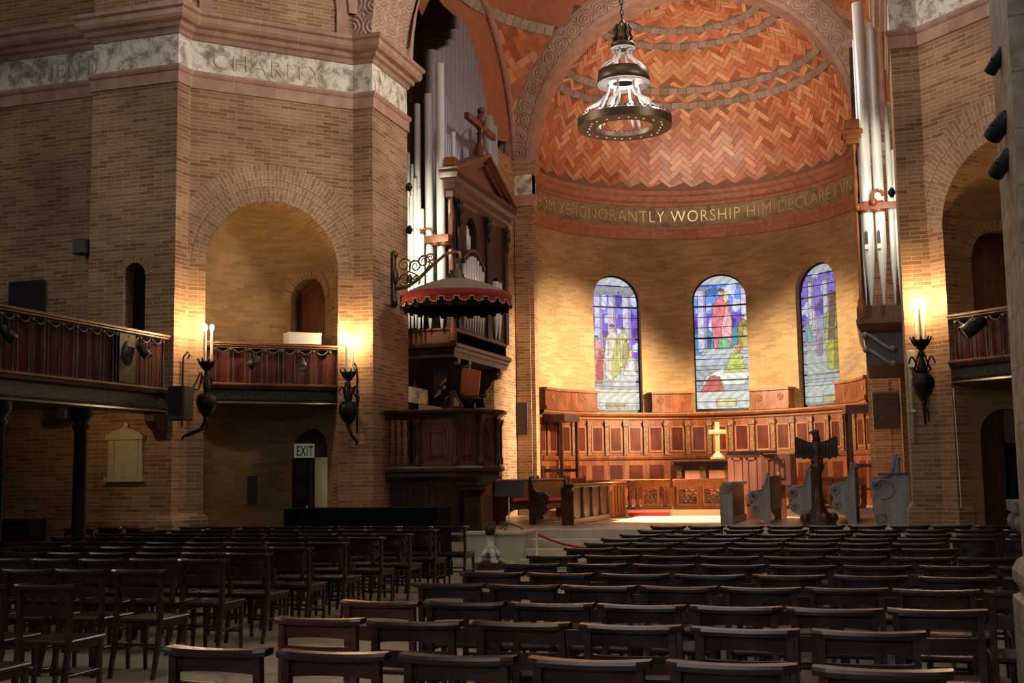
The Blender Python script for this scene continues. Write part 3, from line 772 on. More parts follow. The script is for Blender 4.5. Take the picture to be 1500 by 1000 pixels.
# =================================================================== CHAIRS
def crest(mb):
    n = 10; hw = .243; v = []; f = []
    for i in range(n+1):
        x = -hw+2*hw*i/n; q = (x/hw)**2
        yn = -.052+.016*q; yf = .022+.046*q; zt = .852-.006*(1-q)
        if i in (0, n): yn += .014; yf -= .012
        v += [(x,yn,zt-.030), (x,yn-.004,zt-.012), (x,yn+.006,zt), (x,yf-.006,zt), (x,yf,zt-.010), (x,yf-.01,zt-.028)]
    for i in range(n):
        for k in range(6): f.append((6*i+k, 6*i+6+k, 6*i+6+(k+1) % 6, 6*i+(k+1) % 6))
    f += [(0,1,2,3,4,5), tuple(6*n+k for k in (5,4,3,2,1,0))]
    mb.add(v, f)
def curved_slat(mb, z0, z1, hw, y, t=.014, bow=-.028, arch=0):
    n = 8; v = []; f = []
    for i in range(n+1):
        x = -hw+2*hw*i/n; q = 1-(x/hw)**2; yy = y+bow*q; zb = z0+arch*q
        v += [(x,yy,zb), (x,yy,z1), (x,yy+t,z1), (x,yy+t,zb)]
    for i in range(n):
        for k in range(4): f.append((4*i+k, 4*i+4+k, 4*i+4+(k+1) % 4, 4*i+(k+1) % 4))
    f += [(0,1,2,3), tuple(4*n+k for k in (3,2,1,0))]
    mb.add(v, f)
def rear_leg(mb, s):
    pts = [(s*.197,-.085,0), (s*.199,-.035,.20), (s*.203,-.004,.44), (s*.203,.000,.66), (s*.201,-.004,.828)]
    v = []; f = []
    for (x, y, z) in pts:
        w, d = (.017, .019) if z > .1 else (.013, .014)
        v += [(x-w,y-d,z), (x+w,y-d,z), (x+w,y+d,z), (x-w,y+d,z)]
    for i in range(len(pts)-1):
        for k in range(4): f.append((4*i+k, 4*i+(k+1) % 4, 4*i+4+(k+1) % 4, 4*i+4+k))
    f += [(3,2,1,0), tuple(4*len(pts)-4+k for k in range(4))]
    mb.add(v, f)
def front_leg(mb, s):
    x, y = s*.185, .385
    v = [(x-.012,y-.012,0),(x+.012,y-.012,0),(x+.012,y+.012,0),(x-.012,y+.012,0),(x-.018,y-.018,.435),(x+.018,y-.018,.435),(x+.018,y+.018,.435),(x-.018,y+.018,.435)]
    mb.add(v, [(3,2,1,0),(4,5,6,7),(0,1,5,4),(1,2,6,5),(2,3,7,6),(3,0,4,7)])
def make_chair(m):
    t = thing('chapel_chair', '', 'chair')
    b = MB(); crest(b); part('crest_rail', b, m, t)
    b = MB(); curved_slat(b, .742, .825, .19, .0, arch=.014); part('back_panel', b, m, t)
    b = MB(); curved_slat(b, .625, .708, .19, .0); part('slat', b, m, t)
    b = MB(); b.cbox(-.215,.215,.0,.42,.435,.462,.008); b.cbox(-.185,.185,.36,.39,.375,.438,.003)
    for s in (-1, 1): b.cbox(s*.19-.009, s*.19+.009, 0, .38, .385, .438, .003)
    part('seat', b, m, t)
    for s in (-1, 1):
        b = MB(); rear_leg(b, s); part('leg', b, m, t)
        b = MB(); front_leg(b, s); part('leg', b, m, t)
        b = MB(); b.cbox(s*.19-.009, s*.19+.009, -.03, .39, .205, .225, .003); part('stretcher', b, m, t)
    for (y, z) in ((.385, .17), (-.03, .26)): b = MB(); b.cbox(-.19, .19, y-.008, y+.008, z-.011, z+.011, .003); part('rung', b, m, t)
    return t
ORD = ['first','second','third','fourth','fifth','sixth','seventh','eighth','ninth','tenth','eleventh','twelfth','thirteenth','fourteenth']
CH_ = {'dark': make_chair(M['chair']), 'reddish': make_chair(M['chair_red'])}; used_first = set()
ROWS_R = [4.62, 5.68, 6.55, 7.65, 8.56, 9.47, 10.42, 11.5, 12.38, 13.22, 14.12, 15.15, 16.3]
ROWS_L = [(4.75,-5.0), (5.95,-5.3), (7.21,-5.66), (8.50,-5.78), (9.70,-5.93), (10.56,-5.93), (11.50,-5.96), (12.38,-5.96), (13.45,-6.0), (14.33,-5.95), (15.40,-6.03), (16.45,-5.98)]
rc = random.Random(11)
def place(x, y, lab, grp, rz=0, kind='dark'):
    o = CH_[kind]
    if kind in used_first: o = dup(o, (x,y,0), lab, rz)
    else:
        o.location = (x,y,0); o['label'] = lab; o.rotation_euler.z = rz; used_first.add(kind)
    o['group'] = grp
for r, y in enumerate(ROWS_R):
    nn = 14-1-r; sp = rc.uniform(.512,.54) if r > 3 else (.542,.54,.508,.51)[r]; x00 = -2.80+(rc.uniform(-.05,.05) if r > 3 else (.05,0,-.02,0)[r])
    for k in range(11):
        x = x00+sp*k
        if r < 3 and x > .15 and y < 7.4: 
            if x > .45 or y < 6.2: continue
        if x > .30 and y < 7.4: continue
        if x > .115*y+.35: continue
        if x < -.62*y-.2: continue
        if abs(x-1.52) < .72 and 11.0 < y < 12.75: continue
        a = rc.uniform(-.015,.015); kd = 'reddish' if k == 0 and r in (1, 2) else 'dark'
        place(x+(rc.uniform(-.010,.010) if r > 3 else 0), y+rc.uniform(-.03,.03), '%s chair %s from the aisle, %s row from the steps, lectern-side block' % (kd, ORD[k], ORD[nn-1]), 'chairs of the block facing the lectern', a, kd)
for r, (y, x0) in enumerate(ROWS_L):
    nn = len(ROWS_L)-r
    for k in range(11):
        x = x0-.527*k
        if x < -.80*y-.75 or x < -10.6: continue
        place(x+rc.uniform(-.02,.02), y+rc.uniform(-.03,.03), 'dark chair %s from the aisle, %s row from the steps, pulpit-side block' % (ORD[k], ORD[nn-1]), 'chairs of the block facing the pulpit', rc.uniform(-.03,.03))
# loose chairs by the brick wall under the gallery
for k, (x, y, rz, lab) in enumerate(((-11.95,16.0,.25,'brown wooden chair beside the iron column, set apart under the gallery'), (-11.52,16.2,-.1,'brown wooden chair below the marble tablet, nearer the iron column'), (-10.98,16.15,-.05,'brown wooden chair below the marble tablet, nearer the pier corner'))):
    place(x, y, lab, 'loose chairs along the brick wall', rz)
# =================================================================== ORGANS
def pipe(mb, x, y, z0, z1, r, foot=.45, n=14, mouth=None):
    mb.lathe(x, y, [(r*.22,z0), (r,z0+foot), (r,z1), (r*.86,z1), (r*.86,z1-.05)], n=n, caps=False)
def organ_left():
    t = thing('pipe_organ', 'tall pipe organ in carved wooden case beside the pulpit canopy, cross on its gable', 'organ', (-8.5,23.7,4.0))
    fx = -7.92
    # gallery floor, mouldings and consoles
    b = MB(); b.box(-10.8, fx, 22.0, 25.55, 4.02, 4.12); b.sweep([(-10.8,22.0),(fx,22.0),(fx,25.55)], [(0,3.98),(.03,4.0),(.04,4.06),(.09,4.08),(.10,4.14),(.06,4.17),(0,4.18)])
    b.box(-10.8, fx+.0, 22.02, 25.5, 3.88, 4.02); part('gallery_floor', b, M['dwood'], t)
    b = MB(); b.sweep([(-10.8,22.02),(fx-.02,22.02),(fx-.02,25.5)], [(0,4.18),(0,4.40),(.03,4.42),(.03,4.46),(-.03,4.46)]); b.box(-10.8, fx-.02, 22.03, 25.5, 4.18, 4.42)
    part('plinth', b, M['mwood'], t)
    for y in (22.35, 23.0, 25.1):
        b = MB(); pr = [(-.0,3.9), (.52,3.9), (.52,3.80), (.44,3.66), (.34,3.62), (.28,3.50), (.16,3.40), (.10,3.22), (0,3.12)]
        b.prism(pr, lambda p, q, a: (-8.45+p, a, q), y-.08, y+.08)
        for (px, pz, rr) in ((.43,3.74,.075), (.14,3.33,.06)):
            b.tube([(-8.45+px, y-.10, pz), (-8.45+px, y+.10, pz)], rr, 10)
        part('console', b, M['dwood'], t)
    b = MB()                                  # dark underside panelling and back of the chamber
    b.box(-10.2, -8.5, 21.6, 26.1, .6, 2.95); part('lower_panelling', b, M['dwood'], t)
    b = MB(); b.box(-10.2, -8.62, 21.2, 22.4, 2.98, 3.28); part('stone_shelf', b, M['travertine'], t)
    # corner post with turned column and capital
    b = MB(); b.box(fx-.17, fx-.02, 22.02, 22.17, 4.46, 7.28); part('corner_post', b, M['dwood'], t)
    b = MB(); cx, cy = fx+.0, 21.97
    b.lathe(cx, cy, [(.075,4.18),(.075,4.40),(.055,4.44),(.06,4.50),(.04,4.56),(.032,4.7),(.026,6.35),(.04,6.38),(.028,6.42),(.03,6.55),(.06,6.62),(.05,6.72),(.03,6.78),(.045,6.86),(.028,6.90),(.024,7.20),(.045,7.24),(.03,7.28),(.06,7.36)], n=12)
    part('column', b, M['oak'], t)
    b = MB(); b.box(cx-.12, cx+.10, cy-.10, cy+.12, 7.36, 7.46); b.box(cx-.15, cx+.13, cy-.13, cy+.15, 7.46, 7.54); b.box(cx-.17, cx+.16, cy-.16, cy+.17, 7.54, 7.61); b.box(cx-.11, cx+.10, cy-.10, cy+.12, 7.61, 7.84)
    part('capital', b, M['oak_light'], t)
    # front facade towards the choir (plane x = fx)
    b = MB()
    mf = lambda u, z, d: (fx-d, 22.17+u, z)
    b.holed(mf, 0, 3.38, 4.42, 7.1, [(1.0, .33, 6.15, 6.55), (2.62, .26, 4.5, 5.6)], du=1, rev=.22)
    for (y0, y1) in ((22.2,22.36), (24.05,24.22), (25.34,25.54)): b.box(fx, fx+.05, y0, y1, 4.46, 7.05)
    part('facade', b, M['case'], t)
    for y in (22.28, 24.13, 25.44):
        b = MB()
        b.sphere((fx+.07,y,6.85), .10, 10, 8, (.7,1,1.5)); b.sphere((fx+.07,y,6.62), .07, 8, 6, (.7,1,1.6)); b.box(fx, fx+.10, y-.12, y+.12, 6.98, 7.06); part('carving', b, M['dcarve'], t)
    b = MB(); b.sweep([(-8.12,21.98),(fx,21.98),(fx,25.62),(-9.0,25.62)], [(0,7.02),(.04,7.06),(.04,7.18),(.09,7.22),(.09,7.36),(.17,7.42),(.20,7.52),(.20,7.58),(0,7.6)]); b.box(-8.12, fx, 21.99, 25.6, 7.5, 7.58); part('entablature', b, M['dwood'], t)
    b = MB(); P_ = [(21.78,7.58), (25.82,7.58), (23.82,8.34)]
    b.prism([(22.35,7.68),(25.25,7.68),(23.82,8.16)], lambda p, q, a: (a, p, q), -8.1, fx+.02)
    for (p, q) in ((P_[0], P_[2]), (P_[2], P_[1])):
        d = Vector((q[0]-p[0], q[1]-p[1])).normalized(); n = Vector((-d.y, d.x))
        for (o0, o1, x1) in ((-.20, -.10, fx+.10), (-.10, -.03, fx+.16), (-.03, .04, fx+.22)):
            b.prism([(p[0]+n.x*o0, p[1]+n.y*o0), (q[0]+n.x*o0, q[1]+n.y*o0), (q[0]+n.x*o1, q[1]+n.y*o1), (p[0]+n.x*o1, p[1]+n.y*o1)], lambda u, z, a: (a, u, z), -8.12, x1)
    part('pediment', b, M['pwood'], t)
    # cross on the gable
    b = MB(); b.cbox(fx-.06, fx+.06, 22.95, 24.75, 8.93, 9.07, .01); b.cbox(fx-.05, fx+.05, 23.76, 23.90, 8.34, 9.25, .01)
    b.lathe(fx, 23.83, [(.19,8.30),(.17,8.44),(.09,8.56),(.075,8.8),(.10,8.84)], n=10); b.sphere((fx+.02,23.83,9.12), .14, 10, 8, (.8,.9,1.2)); b.sphere((fx+.02,23.83,9.33), .09, 10, 8)
    part('cross', b, M['crosswood'], t)
    # scrolled rail holding the tall pipes
    b = MB(); b.box(-9.3, fx-.0, 21.74, 21.80, 6.12, 6.26)
    for x in (-8.75, -8.55, -8.35): b.tube([(x+.12*cos(a), 21.70, 6.30+.10*sin(a)) for a in [PI*i/8 for i in range(9)]], .025, 6)
    for x in (-8.02, -8.2): b.lathe(x, 21.86, [(.105,6.06),(.125,6.10),(.11,6.16),(.125,6.24),(.105,6.28)], n=14, caps=False)
    part('pipe_rail', b, M['oak'], t)
    # large pipes in front of the arch (towards the nave)
    front = [(-8.62,21.92,9.0,.062), (-8.375,21.92,9.18,.082), (-8.13,21.92,9.78,.086), (-8.83,21.85,8.0,.07), (-8.74,21.72,7.92,.035), (-8.66,21.72,7.72,.03), (-8.59,21.70,7.42,.04), (-8.52,21.72,7.2,.045), (-8.80,21.70,7.0,.03), (-8.72,21.66,6.85,.032), (-8.65,21.64,7.05,.034), (-8.90,21.68,6.65,.03), (-7.98,22.25,8.45,.05), (-8.46,21.74,6.8,.04)]
    for (x, y, z, r) in front:
        b = MB(); pipe(b, x, y, 4.44, z, r, foot=.62); part('pipe', b, M['pipe'], t)
    # tall zinc pipes behind the gable, heights stepping up
    tops = [10.72,10.8,10.95,11.1,11.35,11.7,12.2,12.5,12.55,12.5,12.4,12.2,12.0,11.8,11.5]
    for k, zt in enumerate(tops):
        y = 23.6+.29*k; b = MB(); pipe(b, -8.95, y, 4.5, zt, .115 if k < 13 else .09, n=12); part('pipe', b, M['pipeg'], t)
    for k in range(14):
        y = 22.75+.125*k; zt = 9.7-.10*k if k < 9 else 8.8+.08*(k-9); b = MB(); pipe(b, -8.42, y, 7.6, zt, .042, n=8); part('pipe', b, M['pipeg'], t)
    for (y, zt) in ((25.55,9.75), (25.85,9.6)):
        b = MB(); pipe(b, -8.3, y, 7.6, zt, .12, n=12); part('pipe', b, M['pipeg'], t)
    for k in range(8):                        # small display pipes low on the facade
        y = 22.50+.165*k; b = MB(); pipe(b, fx+.055, y, 4.48, 5.75+.28*sin(PI*(k+.5)/8), .05, foot=.4, n=10); part('pipe', b, M['pipe'], t)
    for k in range(5):
        y = 22.98+.09*k; b = MB(); pipe(b, fx-.12, y, 6.1, 6.35+.36*sin(PI*(k+1)/6), .035, foot=.15, n=8); part('pipe', b, M['pipe'], t)
    for y in (24.62, 24.85): b = MB(); pipe(b, fx+.03, y, 4.5, 5.75, .085, foot=.6, n=10); part('pipe', b, M['pipe'], t)
    b = MB(); b.tube([(fx+.08, 22.4+1.36*i/10, 5.86+.30*sin(PI*i/10)) for i in range(11)], .035, 6); b.tube([(fx+.08, 22.4+1.36*i/10, 4.75+.32*sin(PI*i/10)) for i in range(11)], .02, 6); part('arched_rail', b, M['dwood'], t)
organ_left()
for (x, yy, z, lab) in ((-8.39,20.90,7.05,'small dark lamp on the pier edge lighting the organ pipes, topmost of three'), (-8.39,20.90,6.22,'small dark lamp on the pier edge lighting the organ pipes, middle of three'), (-8.39,20.90,5.28,'small dark lamp on the pier edge lighting the organ pipes, lowest of three'), (.35,20.90,6.2,'small dark lamp on the pier edge beside the right organ pipes')):
    b = MB(); b.sphere((x,yy,z), .07, 10, 8, (.8,.8,1.3)); b.box(x-.062, x+.06, yy-.02, yy+.02, z-.02, z+.02); solo('organ_lamp', b, M['black'], lab.replace(' right',' narrow'), 'lamp', 'lamps on the pier edges')
def organ_right():
    t = thing('pipe_organ', 'narrow view of pipe organ with two large silver pipes beside the lectern pier', 'organ', (.2,23.5,4.0))
    fx = -.24
    b = MB(); b.box(fx, 2.6, 22.0, 25.5, 4.08, 4.2); b.sweep([(fx,25.5),(fx,22.0),(2.6,22.0)], [(0,3.96),(.05,4.0),(.10,4.12),(.10,4.2),(0,4.22)]); b.box(fx+.02, 2.6, 22.02, 25.5, 4.2, 4.44); part('gallery_floor', b, M['mwood'], t)
    b = MB(); b.box(fx+.05, 2.6, 22.05, 25.5, 3.4, 4.0); part('panelled_base', b, M['dwood'], t)
    for k, z in enumerate((3.86, 3.6)):
        b = MB(); pts = [(fx+.02+.5*s, 22.0-.05, z-.02+.10*cos(s*PI)-.1*s) for s in [i/8 for i in range(9)]]; b.tube(pts, .035, 6); b.sphere((fx+.04,21.95,z+.06), .06, 8, 6); b.sphere((fx+.5,21.95,z-.2), .06, 8, 6); part('console', b, M['gwood'], t)
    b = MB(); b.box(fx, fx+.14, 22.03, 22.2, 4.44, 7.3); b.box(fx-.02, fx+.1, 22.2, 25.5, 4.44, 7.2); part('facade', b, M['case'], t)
    b = MB(); cx, cy = fx-.0, 21.97
    b.lathe(cx, cy, [(.085,4.2),(.085,4.42),(.055,4.46),(.06,4.52),(.03,4.6),(.026,6.3),(.04,6.35),(.028,6.42),(.05,6.62),(.035,6.8),(.05,6.9),(.026,7.0),(.026,7.2),(.05,7.3),(.06,7.4)], n=12); part('column', b, M['oak_light'], t)
    b = MB(); 
    for (e, z0, z1) in ((.13,7.36,7.44), (.17,7.44,7.52), (.21,7.52,7.6), (.14,7.6,7.8)): b.box(cx-e, cx+e*.8, cy-e, cy+e, z0, z1)
    part('capital', b, M['oak_light'], t)
    b = MB(); b.cbox(fx-.02, fx+.1, 22.6, 24.0, 8.5, 8.64, .01); b.cbox(fx-.02, fx+.08, 23.2, 23.34, 7.6, 9.6, .01); part('cross', b, M['dwood'], t)
    b = MB(); b.box(fx, .9, 21.76, 21.80, 6.12, 6.24)
    for x in (-.06, .12): b.lathe(x, 21.9, [(.115,6.08),(.13,6.12),(.115,6.17),(.13,6.24),(.115,6.28)], n=14, caps=False)
    b.tube([(.12+.10*cos(a), 21.72, 6.34+.10*sin(a)) for a in [PI*1.2*i/8 for i in range(9)]], .03, 6); b.sphere((.05,21.72,6.24), .07, 8, 6); b.sphere((-.22,21.75,6.16), .06, 8, 6); part('pipe_rail', b, M['oak'], t)
    for (x, z, r) in ((-.06,9.95,.10), (.15,9.55,.09), (.34,8.0,.05), (.44,7.2,.05), (.55,6.8,.05), (-.15,9.3,.03)):
        b = MB(); pipe(b, x, 21.9+.05*(r<.06), 4.44, z, r, foot=1.0 if r > .06 else .7, n=16); p_ = part('pipe', b, M['pipe'], t)
        if r > .06:
            b = MB(); b.box(x-.07, x-.01, 21.9-r-.03, 21.9-r+.03, 5.42, 5.50); part('mouth', b, M['white'], p_)
            b = MB(); b.prism([(-.028,5.52),(.028,5.52),(.028,5.72),(.0,5.76),(-.028,5.72)], lambda p, q, a: (x-.04+p, 21.9-a, q), r-.004, r+.002); part('slot', b, M['black'], p_)
organ_right()
# =================================================================== GALLERIES AND BALCONIES
def railing(t, P0, P1, zb, zf, zr, npairs, curtain=M['curtain'], plinths=()):
    """P0->P1 with the viewer on the right-hand side of travel; zb fascia bottom, zf floor edge, zr rail top"""
    mf, L = seg(P0, P1)
    def bar(name, u0, u1, d0, d1, z0, z1, m):
        b = MB(); v = [mf(u, z, d) for z in (z0, z1) for d in (d0, d1) for u in (u0, u1)]
        b.add(v, [(0,1,3,2),(4,5,7,6),(0,1,5,4),(2,3,7,6),(0,2,6,4),(1,3,7,5)]); return part(name, b, m, t)
    b = MB(); b.sweep([P0, P1], [(-.16,zr-.07),(.0,zr-.09),(.03,zr-.07),(.03,zr-.05),(.055,zr-.04),(.055,zr-.01),(.03,zr),(-.16,zr),(-.16,zr-.07)]); part('handrail', b, M['mwood'], t)
    b = MB(); b.sweep([P0, P1], [(-.12,zf-.02),(.06,zf-.02),(.08,zf),(.08,zf+.025),(.04,zf+.04),(-.12,zf+.04)]); part('base_rail', b, M['mwood'], t)
    b = MB(); b.sweep([P0, P1], [(-.3,zb),(-.02,zb),(.02,zb+.03),(.0,zb+.06)]); b.sweep([P0, P1], [(0,zf-.08),(.05,zf-.06),(.06,zf-.02)]); part('fascia_moulding', b, M['dwood'], t)
    b = MB(); b.sweep([P0, P1], [(.0,zb+.06),(.012,zb+.10),(.012,zf-.1),(0,zf-.08)]); part('fascia', b, M['dcarve'], t)
    # curtain with folds
    b = MB(); n = int(L/.045); v = []; f = []
    for i in range(n+1):
        u = L*i/n; w = .018*sin(u*26)+.012*sin(u*61+1)
        v += [mf(u, zf+.04, .085+w), mf(u, zr-.09, .085+w*.6)]
    f = [(2*i, 2*i+2, 2*i+3, 2*i+1) for i in range(n)]; b.add(v, f, smooth=True); part('curtain', b, curtain, t)
    h = zr-.09-zf-.04
    for i in range(npairs):
        uc = L*(i+.5)/npairs
        for s in (-1, 1):
            p = mf(uc+s*.042, 0, -.0); b = MB(); z0 = zf+.04
            b.lathe(p[0], p[1], [(.016,z0),(.016,z0+.05*h),(.010,z0+.1*h),(.015,z0+.3*h),(.009,z0+.42*h),(.013,z0+.5*h),(.007,z0+.56*h),(.009,z0+.92*h),(.016,z0+.95*h),(.016,z0+h)], n=6); part('baluster', b, M['pewter'], t)
        p = mf(uc, zr-.13, -.012); b = MB(); b.sphere(p, .032, 8, 6, (1,1,.9)); part('rosette', b, M['pewter'], t)
        if i < npairs-1:
            b = MB(); d = L/npairs; b.tube([mf(uc+.05+(d-.1)*q/8, zr-.125-.055*sin(PI*q/8), -.012) for q in range(9)], .014, 5); part('garland', b, M['pewter'], t)
    return mf, L, bar
# transept gallery: along x = -11 towards the camera
t = thing('gallery', 'long dark gallery with red curtained railing on iron columns under the brick wall', 'gallery', (-11,13.0,0))
railing(t, (-11.0,9.4), (-11.0,16.88), 2.62, 3.0, 3.9, 24)
b = MB(); b.box(-18.5, -11.06, 9.2, 17.08, 2.78, 2.96); part('floor_deck', b, M['dwood'], t)
b = MB(); b.prism([(16.88,2.62),(16.5,2.62),(16.52,2.5),(16.62,2.4),(16.74,2.34),(16.80,2.24),(16.88,2.2)], lambda p, q, a: (a, p, q), -11.16, -10.98); part('bracket', b, M['dwood'], t)
for y in (14.93, 13.20, 11.2):
    b = MB(); b.lathe(-11.16, y, [(.17,0),(.17,.12),(.12,.2),(.10,.3),(.092,2.3),(.13,2.36),(.10,2.42),(.17,2.52),(.17,2.64)], n=14); part('column', b, M['iron'], t)
b = MB(); b.box(-10.99, -10.965, 15.55, 15.95, 3.06, 3.8); b.sphere((-10.965,15.75,3.5), .15, 10, 8, (.25,1,1.3)); part('carved_shield', b, M['dcarve'], t)
# niche balconies
t = thing('balcony', 'curved niche balcony with red curtain and white box on its rail, below brick arch', 'balcony', (-9.85,18.28,2.84))
mfd, Ld = seg(D0L, E1L)
q0, q1 = mfd(.29, 0, .02)[:2], mfd(Ld-.29, 0, .02)[:2]
mfb, Lb, _ = railing(t, q0, q1, 2.80, 3.13, 3.86, 8)
b = MB(); pl = [(cL[0]-tL.x*1.12*cos(PI*i/18)+nL.x*1.12*sin(PI*i/18), cL[1]-tL.y*1.12*cos(PI*i/18)+nL.y*1.12*sin(PI*i/18)) for i in range(19)]
pl += [mfb(Lb-.02,0,.02)[:2], mfb(.02,0,.02)[:2]]
b.prism(pl, lambda p, q, a: (p, q, a), 2.86, 3.06); part('floor_deck', b, M['dwood'], t)
t = thing('balcony', 'niche balcony with red curtain seen beside the near stone pier', 'balcony', (1.85,18.28,2.84))
mfe, Le = seg(E1R, D0R)
q0, q1 = mfe(.29, 0, .02)[:2], mfe(Le-.29, 0, .02)[:2]
mfc, Lc, _ = railing(t, q0, q1, 2.80, 3.13, 3.86, 8)
b = MB(); pl = [(cR[0]-tR.x*1.12*cos(PI*i/18)+nR.x*1.12*sin(PI*i/18), cR[1]-tR.y*1.12*cos(PI*i/18)+nR.y*1.12*sin(PI*i/18)) for i in range(19)]
pl += [mfc(Lc-.02,0,.02)[:2], mfc(.02,0,.02)[:2]]
b.prism(pl, lambda p, q, a: (p, q, a), 2.86, 3.06); part('floor_deck', b, M['dwood'], t)

# spotlights ---------------------------------------------------------------
def lamp_can(loc, aim, lab, r=.075, L=.24, grp='black stage spotlights', hook=(0,0,.16)):
    loc = Vector(loc); t = thing('stage_spotlight', lab, 'spotlight', loc, grp)
    d = (Vector(aim)-loc).normalized(); u = d.cross(Vector((0,0,1))).normalized()
    q = d.to_track_quat('Z', 'Y').to_matrix().to_4x4(); X_ = Matrix.Translation(loc) @ q
    b = MB(); b.M = X_; b.lathe(0, 0, [(r*.55,-L*.5),(r*.8,-L*.42),(r*.85,-.02),(r,.0),(r,L*.5),(r*.93,L*.5),(r*.9,L*.42)], n=16); part('body', b, M['black'], t)
    b = MB(); b.M = X_; b.lathe(0, 0, [(0,L*.46),(r*.6,L*.455),(r*.92,L*.43)], n=16, caps=False); part('lens', b, M['lens'], t)
    h = Vector(hook); b = MB()
    b.tube([loc+u*(r+.01), loc+u*(r+.01)+h*.6, loc+h*.8, loc-u*(r+.01)+h*.6, loc-u*(r+.01)], .010, 6); b.tube([loc+h*.78, loc+h], .012, 6); part('yoke', b, M['iron'], t)
lamp_can((-10.84,15.98,3.55), (-9.9,16.2,2.4), 'black spotlight clamped on the long gallery railing near the pier corner')
lamp_can((-10.84,12.95,3.50), (-10.3,13.6,2.6), 'black spotlight on the long gallery railing at the picture edge')
p = mfb(.78,3.52,-.16); lamp_can(p, (p[0]-.5,p[1]-.3,2.9), 'black spotlight on balcony below the brick arch, beside the candle sconce')
p = mfb(1.62,3.50,-.16); lamp_can(p, (p[0]+.35,p[1]-.5,2.9), 'black spotlight on balcony below the brick arch, under the white box')
p = mfc(.62,3.60,-.2); lamp_can(p, (p[0]-.6,p[1]-.1,3.2), 'large black spotlight on balcony beside the near stone pier', r=.11, L=.36)
for (x, y, z, rr, lab) in ((.70,6.95,3.43,.05,'black spotlight on the near stone pier, middle of three'), (.705,6.95,3.22,.045,'black spotlight on the near stone pier, lowest of three'), (.715,7.0,3.82,.035,'small black spotlight on the near stone pier, topmost of three')):
    lamp_can((x,y,z), (x-.35,y+.5,z-.45), lab, r=rr, L=.17, hook=(.07,.03,.0))
# white box on the balcony rail
b = MB(); mfx, _ = seg(q0, q1)
v = [mfb(u, z, d) for z in (3.862, 4.05) for d in (-.05, .25) for u in (1.42, 2.0)]; b.add(v, [(0,1,3,2),(4,5,7,6),(0,1,5,4),(2,3,7,6),(0,2,6,4),(1,3,7,5)])
v = [mfb(u, z, d) for z in (4.03, 4.062) for d in (-.06, .26) for u in (1.41, 2.01)]; b.add(v, [(0,1,3,2),(4,5,7,6),(0,1,5,4),(2,3,7,6),(0,2,6,4),(1,3,7,5)])
solo('storage_box', b, M['white'], 'white lidded box resting on the balcony rail below the brick arch', 'box')

# sconces -------------------------------------------------------------------
SCONCE_BULBS = []
def sconce(base, out, side, lab, reach=.30):
    """base: point on the wall at bowl height, out: unit vector away from the wall"""
    base = Vector(base); o = Vector((*out, 0)); s = Vector((-o.y, o.x, 0)); z = Vector((0,0,1))
    t = thing('wall_sconce', lab, 'sconce', base, 'iron candle sconces on the brick piers'); c = base+o*reach
    W = lambda a, d, h: base+o*a+s*d+z*h
    for k in range(3):
        a = 2*PI*k/3+.5; p = c+Vector((cos(a)*.07, sin(a)*.07, 0)); b = MB()
        b.lathe(p.x, p.y, [(.021,base.z+.62),(.021,base.z+1.13),(.012,base.z+1.135)], n=10); cn = part('candle', b, M['candle'], t)
        b = MB(); b.sphere((p.x,p.y,base.z+1.185), .034, 10, 8, (1,1,1.5)); part('bulb', b, M['bulb'], cn)
    b = MB(); b.lathe(c.x, c.y, [(.03,base.z+.47),(.07,base.z+.50),(.10,base.z+.58),(.115,base.z+.63),(.09,base.z+.62),(.0,base.z+.6)], n=12)
    for k in range(8):
        a = 2*PI*k/8; d = Vector((cos(a), sin(a), 0)); b.tube([c+d*.08+z*.54, c+d*.125+z*.62, c+d*.155+z*.68, c+d*.165+z*.665], [.022,.02,.012,.004], 5)
    part('leaf_cup', b, M['iron'], t)
    b = MB(); b.lathe(c.x, c.y, [(.03,base.z+.47),(.045,base.z+.42),(.03,base.z+.36),(.06,base.z+.25),(.05,base.z+.15),(.03,base.z+.1)], n=10); part('stem', b, M['iron'], t)
    b = MB(); b.lathe(c.x, c.y, [(0,base.z-.28),(.05,base.z-.26),(.12,base.z-.18),(.165,base.z-.06),(.17,base.z+.02),(.13,base.z+.10),(.06,base.z+.13),(0,base.z+.13)], n=16); part('bowl', b, M['iron'], t)
    for dd in (-1, 1):
        b = MB(); b.tube([W(.04+.30*q, dd*(.03+.10*sin(PI*q)), .05+.40*sin(PI*q*.5)*q+.10*sin(2*PI*q)) for q in [i/10 for i in range(11)]], .014, 6)
        b.tube([c+s*dd*.10+z*.32+(o*cos(a)+s*dd*sin(a)*.7)*(.09-.012*a)*.8+z*sin(a)*.06 for a in [i*.55 for i in range(12)]], .012, 6)
        b.tube([c+s*dd*(.05+.14*q)+z*(.12+.26*sin(PI*q*.8)) for q in [i/8 for i in range(9)]], .013, 6); part('scroll', b, M['iron'], t)
    b = MB(); b.tube([W(.02, 0, -.42), W(.02, .0, .55), W(.03, 0, .72), W(.10,0,.80), W(.14,0,.74), W(.10,0,.69)], .016, 6); part('back_bar', b, M['iron'], t)
    b = MB(); b.tube([c-z*.27, c-z*.36+o*-.03, c-z*.46-o*.10, W(.06,0,-.56), W(.02,0,-.62)], [.05,.03,.022,.018,.02], 7); b.tube([c-z*.36, c-z*.44+s*.05, W(.06,.05,-.58)], .013, 6); part('tail', b, M['iron'], t)
    SCONCE_BULBS.append(tuple(c+z*1.20))
sconce((-10.86,17.08,2.84), (1,0.10), 1, 'iron candle sconce with loudspeaker hung before it, beside curtained gallery', .44)
sconce((-8.74,19.29,2.75), (-.12,-1), 1, 'iron candle sconce on the brick pier between balcony and pulpit')
